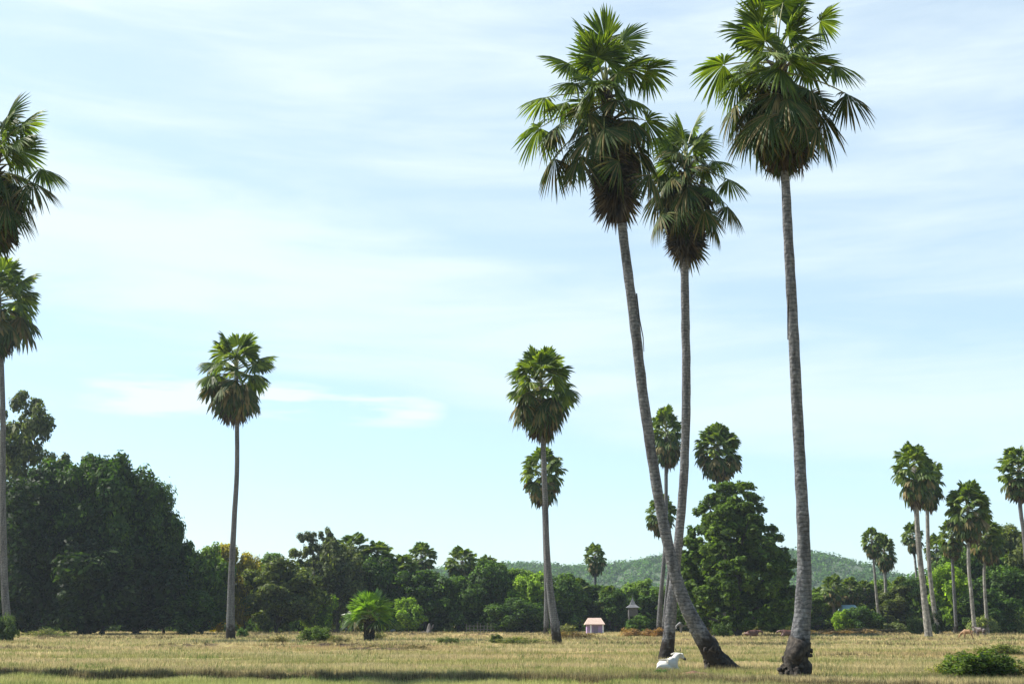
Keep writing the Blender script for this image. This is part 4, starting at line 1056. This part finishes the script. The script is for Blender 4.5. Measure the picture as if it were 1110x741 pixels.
HILL = [(300, 640, ), (420, 622), (520, 610), (560, 608), (600, 611), (640, 612), (680, 607), (706, 602), (730, 598), (790, 594), (850, 595), (875, 598), (905, 605), (945, 625), (975, 645), (1040, 668), (1200, 668)]
HILL2 = [(900, 668), (945, 640), (970, 625), (1000, 612), (1040, 598), (1110, 580), (1250, 560), (1400, 600), (1600, 668)]
def hills():
    rg = np.random.default_rng(3)
    m, nt, out = new_mat('hill_earth')
    b = N(nt, 'ShaderNodeBsdfPrincipled'); b.inputs['Base Color'].default_value = (0.05, 0.075, 0.03, 1); b.inputs['Roughness'].default_value = 1
    nt.links.new(b.outputs[0], out.inputs[0])
    cl = []
    for name, prof, Y0, dep, lab in (('hill', HILL, 980, 260, 'wooded hill ridge in blue haze'), ('hill', HILL2, 430, 120, 'low nearer green hill behind right wood')):
        pxs = [p_[0] for p_ in prof]; pys = [p_[1] for p_ in prof]
        nx, ny = 160, 40
        Xs = np.linspace(pxs[0], pxs[-1], nx)
        V = []
        ridge = np.array([max(0.0, atY(x, np.interp(x, pxs, pys), Y0).z - (5 if Y0 > 600 else 3)) for x in Xs])
        for j in range(ny):
            t = j / (ny - 1) * 2 - 1
            f = math.cos(t * PI / 2) ** 1.3 if abs(t) < 1 else 0
            for i, px in enumerate(Xs):
                x = (px - CX) / F * Y0; y = Y0 + t * dep
                q = 1 + 0.14 * mn.noise(Vector((x * .012, y * .012, 3))) * (1 - f)
                V.append((x, y, ridge[i] * f * q - .5))
        V = np.array(V)
        idx = np.arange(nx * ny).reshape(ny, nx)
        Q = np.stack([idx[:-1, :-1], idx[:-1, 1:], idx[1:, 1:], idx[1:, :-1]], -1).reshape(-1, 4)
        o = link(bpy.data.objects.new(name, np_mesh(name, V, Q, [m]))); tag(o, lab, 'hill', kind='structure')
        Vg = V.reshape(ny, nx, 3)
        n = 3600 if Y0 > 600 else 1600
        for _ in range(n):
            j = rg.uniform(0, ny * .54); i = rg.uniform(0, nx - 1.01); j0, i0 = int(j), int(i); fj, fi = j - j0, i - i0
            P = (Vg[j0, i0] * (1 - fi) + Vg[j0, i0 + 1] * fi) * (1 - fj) + (Vg[j0 + 1, i0] * (1 - fi) + Vg[j0 + 1, i0 + 1] * fi) * fj
            if P[2] < 1: continue
            s = rg.uniform(2.6, 5.2) if Y0 > 600 else rg.uniform(1.6, 3.0)
            cl.append([P[0], P[1], P[2] + s * .45, s, s, s * .85])
    V, Q = leaf_cloud(rg, np.array(cl), 120000, 1.15)
    o = link(bpy.data.objects.new('hill_forest', np_mesh('hill_forest', V, Q, [M['leaf']])))
    o.color = (0.042, 0.092, 0.032, 1)
    tag(o, 'unbroken forest covering the distant hills', 'forest', kind='stuff')
hills()

# ------------------------------------------------------------------ haze
HAZE = 0.00015
if HAZE:
    mb = MB(); mb.box(-1560, 1560, -60, 1560, -1.6, 95)
    m, nt, out = new_mat('haze_air')
    v = N(nt, 'ShaderNodeVolumePrincipled'); v.inputs['Density'].default_value = HAZE; v.inputs['Color'].default_value = (0.80, 0.92, 1.0, 1)
    v.inputs['Anisotropy'].default_value = 0.2
    nt.links.new(v.outputs[0], out.inputs['Volume'])
    o = mb.build('haze', [m]); tag(o, 'thin pale air over the whole plain', 'haze', kind='stuff')

# ------------------------------------------------------------------ light
SUN_EL, SUN_AZ = R(48), R(-78)          # azimuth from +Y (view direction), negative = left; the sun stands left and beyond the palms
sd = Vector((math.sin(SUN_AZ) * math.cos(SUN_EL), math.cos(SUN_AZ) * math.cos(SUN_EL), math.sin(SUN_EL)))
l = bpy.data.lights.new('sun', 'SUN'); l.energy = 5.0; l.angle = R(0.53); l.color = (1.0, 0.95, 0.86)
so = link(bpy.data.objects.new('sun', l)); so.rotation_euler = (-sd).to_track_quat('-Z', 'Y').to_euler(); so.location = sd * 60

W = bpy.data.worlds.new('World'); S.world = W; W.use_nodes = True
nt = W.node_tree; nt.nodes.clear()
wo = nt.nodes.new('ShaderNodeOutputWorld'); bg = nt.nodes.new('ShaderNodeBackground'); bg.inputs[1].default_value = 0.112
sky = nt.nodes.new('ShaderNodeTexSky'); sky.sky_type = 'NISHITA'; sky.sun_disc = False
sky.sun_elevation = SUN_EL; sky.sun_rotation = SUN_AZ; sky.air_density = 1.0; sky.dust_density = 0.8; sky.ozone_density = 1.0
tc = nt.nodes.new('ShaderNodeTexCoord')
sep = N(nt, 'ShaderNodeSeparateXYZ'); nt.links.new(tc.outputs['Generated'], sep.inputs[0])
def math_(op, a, b=None, c=None):
    n = nt.nodes.new('ShaderNodeMath'); n.operation = op
    for i, v in enumerate((a, b, c)):
        if v is None: continue
        if isinstance(v, (int, float)): n.inputs[i].default_value = v
        else: nt.links.new(v, n.inputs[i])
    return n.outputs[0]
# thin high cloud drawn out in long bands
mp = N(nt, 'ShaderNodeMapping'); mp.inputs['Scale'].default_value = (2.8, 2.8, 20.0); mp.inputs['Rotation'].default_value = (0, R(9), 0)
nt.links.new(tc.outputs['Generated'], mp.inputs[0])
n1 = N(nt, 'ShaderNodeTexNoise'); n1.inputs['Scale'].default_value = 1.4; n1.inputs['Detail'].default_value = 7; n1.inputs['Roughness'].default_value = 0.58; n1.inputs['Distortion'].default_value = 0.35
nt.links.new(mp.outputs[0], n1.inputs['Vector'])
u = math_('ADD', sep.outputs[2], math_('MULTIPLY', sep.outputs[0], 0.20))   # elevation, bands tilt down to the right
def bump_(c, w): return math_('MAXIMUM', math_('SUBTRACT', 1.0, math_('POWER', math_('ABSOLUTE', math_('DIVIDE', math_('SUBTRACT', u, c), w)), 2.0)), 0.0)
cov = math_('ADD', math_('MULTIPLY', bump_(0.225, 0.075), 0.60), math_('MULTIPLY', bump_(0.42, 0.16), 0.28))
val = math_('ADD', math_('MULTIPLY', math_('SUBTRACT', n1.outputs['Fac'], 0.5), 1.35), cov)
cm = nt.nodes.new('ShaderNodeMapRange'); cm.interpolation_type = 'SMOOTHSTEP'; cm.inputs[1].default_value = 0.0; cm.inputs[2].default_value = 0.75; cm.inputs[3].default_value = 0.0; cm.inputs[4].default_value = 0.85
nt.links.new(val, cm.inputs[0])
# small wisps low on the left
n2 = N(nt, 'ShaderNodeTexNoise'); n2.inputs['Scale'].default_value = 2.0; n2.inputs['Detail'].default_value = 6
mp2 = N(nt, 'ShaderNodeMapping'); mp2.inputs['Scale'].default_value = (3.0, 3.0, 22.0); mp2.inputs['Location'].default_value = (0.4, 0.2, 0.3); nt.links.new(tc.outputs['Generated'], mp2.inputs[0]); nt.links.new(mp2.outputs[0], n2.inputs['Vector'])
wx = math_('MAXIMUM', math_('SUBTRACT', 1.0, math_('POWER', math_('ABSOLUTE', math_('DIVIDE', math_('ADD', sep.outputs[0], 0.205), 0.16)), 4.0)), 0.0)
wz = math_('MAXIMUM', math_('SUBTRACT', 1.0, math_('POWER', math_('ABSOLUTE', math_('DIVIDE', math_('SUBTRACT', sep.outputs[2], 0.172), 0.022)), 2.0)), 0.0)
wv = math_('MULTIPLY', math_('MULTIPLY', wx, wz), math_('MULTIPLY', math_('MAXIMUM', math_('SUBTRACT', n2.outputs['Fac'], 0.38), 0.0), 9.0))
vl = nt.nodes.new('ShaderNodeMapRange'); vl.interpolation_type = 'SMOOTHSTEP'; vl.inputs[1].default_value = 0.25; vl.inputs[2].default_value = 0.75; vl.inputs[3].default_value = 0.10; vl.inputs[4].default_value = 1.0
nt.links.new(sep.outputs[1], vl.inputs[0])         # cirrus veil thinned away from the view side to cut sky fill
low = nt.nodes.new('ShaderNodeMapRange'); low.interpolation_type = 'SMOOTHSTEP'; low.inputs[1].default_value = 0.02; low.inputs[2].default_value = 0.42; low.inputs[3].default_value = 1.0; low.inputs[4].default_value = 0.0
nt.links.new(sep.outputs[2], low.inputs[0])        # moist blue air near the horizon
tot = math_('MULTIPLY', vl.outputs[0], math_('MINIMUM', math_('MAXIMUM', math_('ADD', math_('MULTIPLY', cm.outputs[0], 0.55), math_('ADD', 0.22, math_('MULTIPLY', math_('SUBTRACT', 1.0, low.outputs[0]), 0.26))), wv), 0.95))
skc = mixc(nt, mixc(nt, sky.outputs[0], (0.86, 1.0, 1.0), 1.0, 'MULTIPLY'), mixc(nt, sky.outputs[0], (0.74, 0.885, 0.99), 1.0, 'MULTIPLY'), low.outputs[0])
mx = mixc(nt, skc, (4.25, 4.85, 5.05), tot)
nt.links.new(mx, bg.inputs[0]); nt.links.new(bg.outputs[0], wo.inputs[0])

# ------------------------------------------------------------------ camera and render settings
cd = bpy.data.cameras.new('camera'); cd.sensor_width = 36; cd.lens = F / 1110 * 36; cd.clip_end = 5000; cd.clip_start = 0.1
co = link(bpy.data.objects.new('camera', cd)); co.location = (0, 0, CAMZ); co.rotation_euler = (PI / 2 + PITCH, 0, 0)
S.camera = co
S.render.engine = 'CYCLES'
S.view_settings.view_transform = 'Standard'; S.view_settings.look = 'None'; S.view_settings.gamma = 1; S.view_settings.use_curve_mapping = False
S.view_settings.exposure = 1.0
cy = S.cycles; cy.use_denoising = True; cy.max_bounces = 6; cy.diffuse_bounces = 3; cy.transmission_bounces = 4; cy.glossy_bounces = 2; cy.volume_bounces = 0
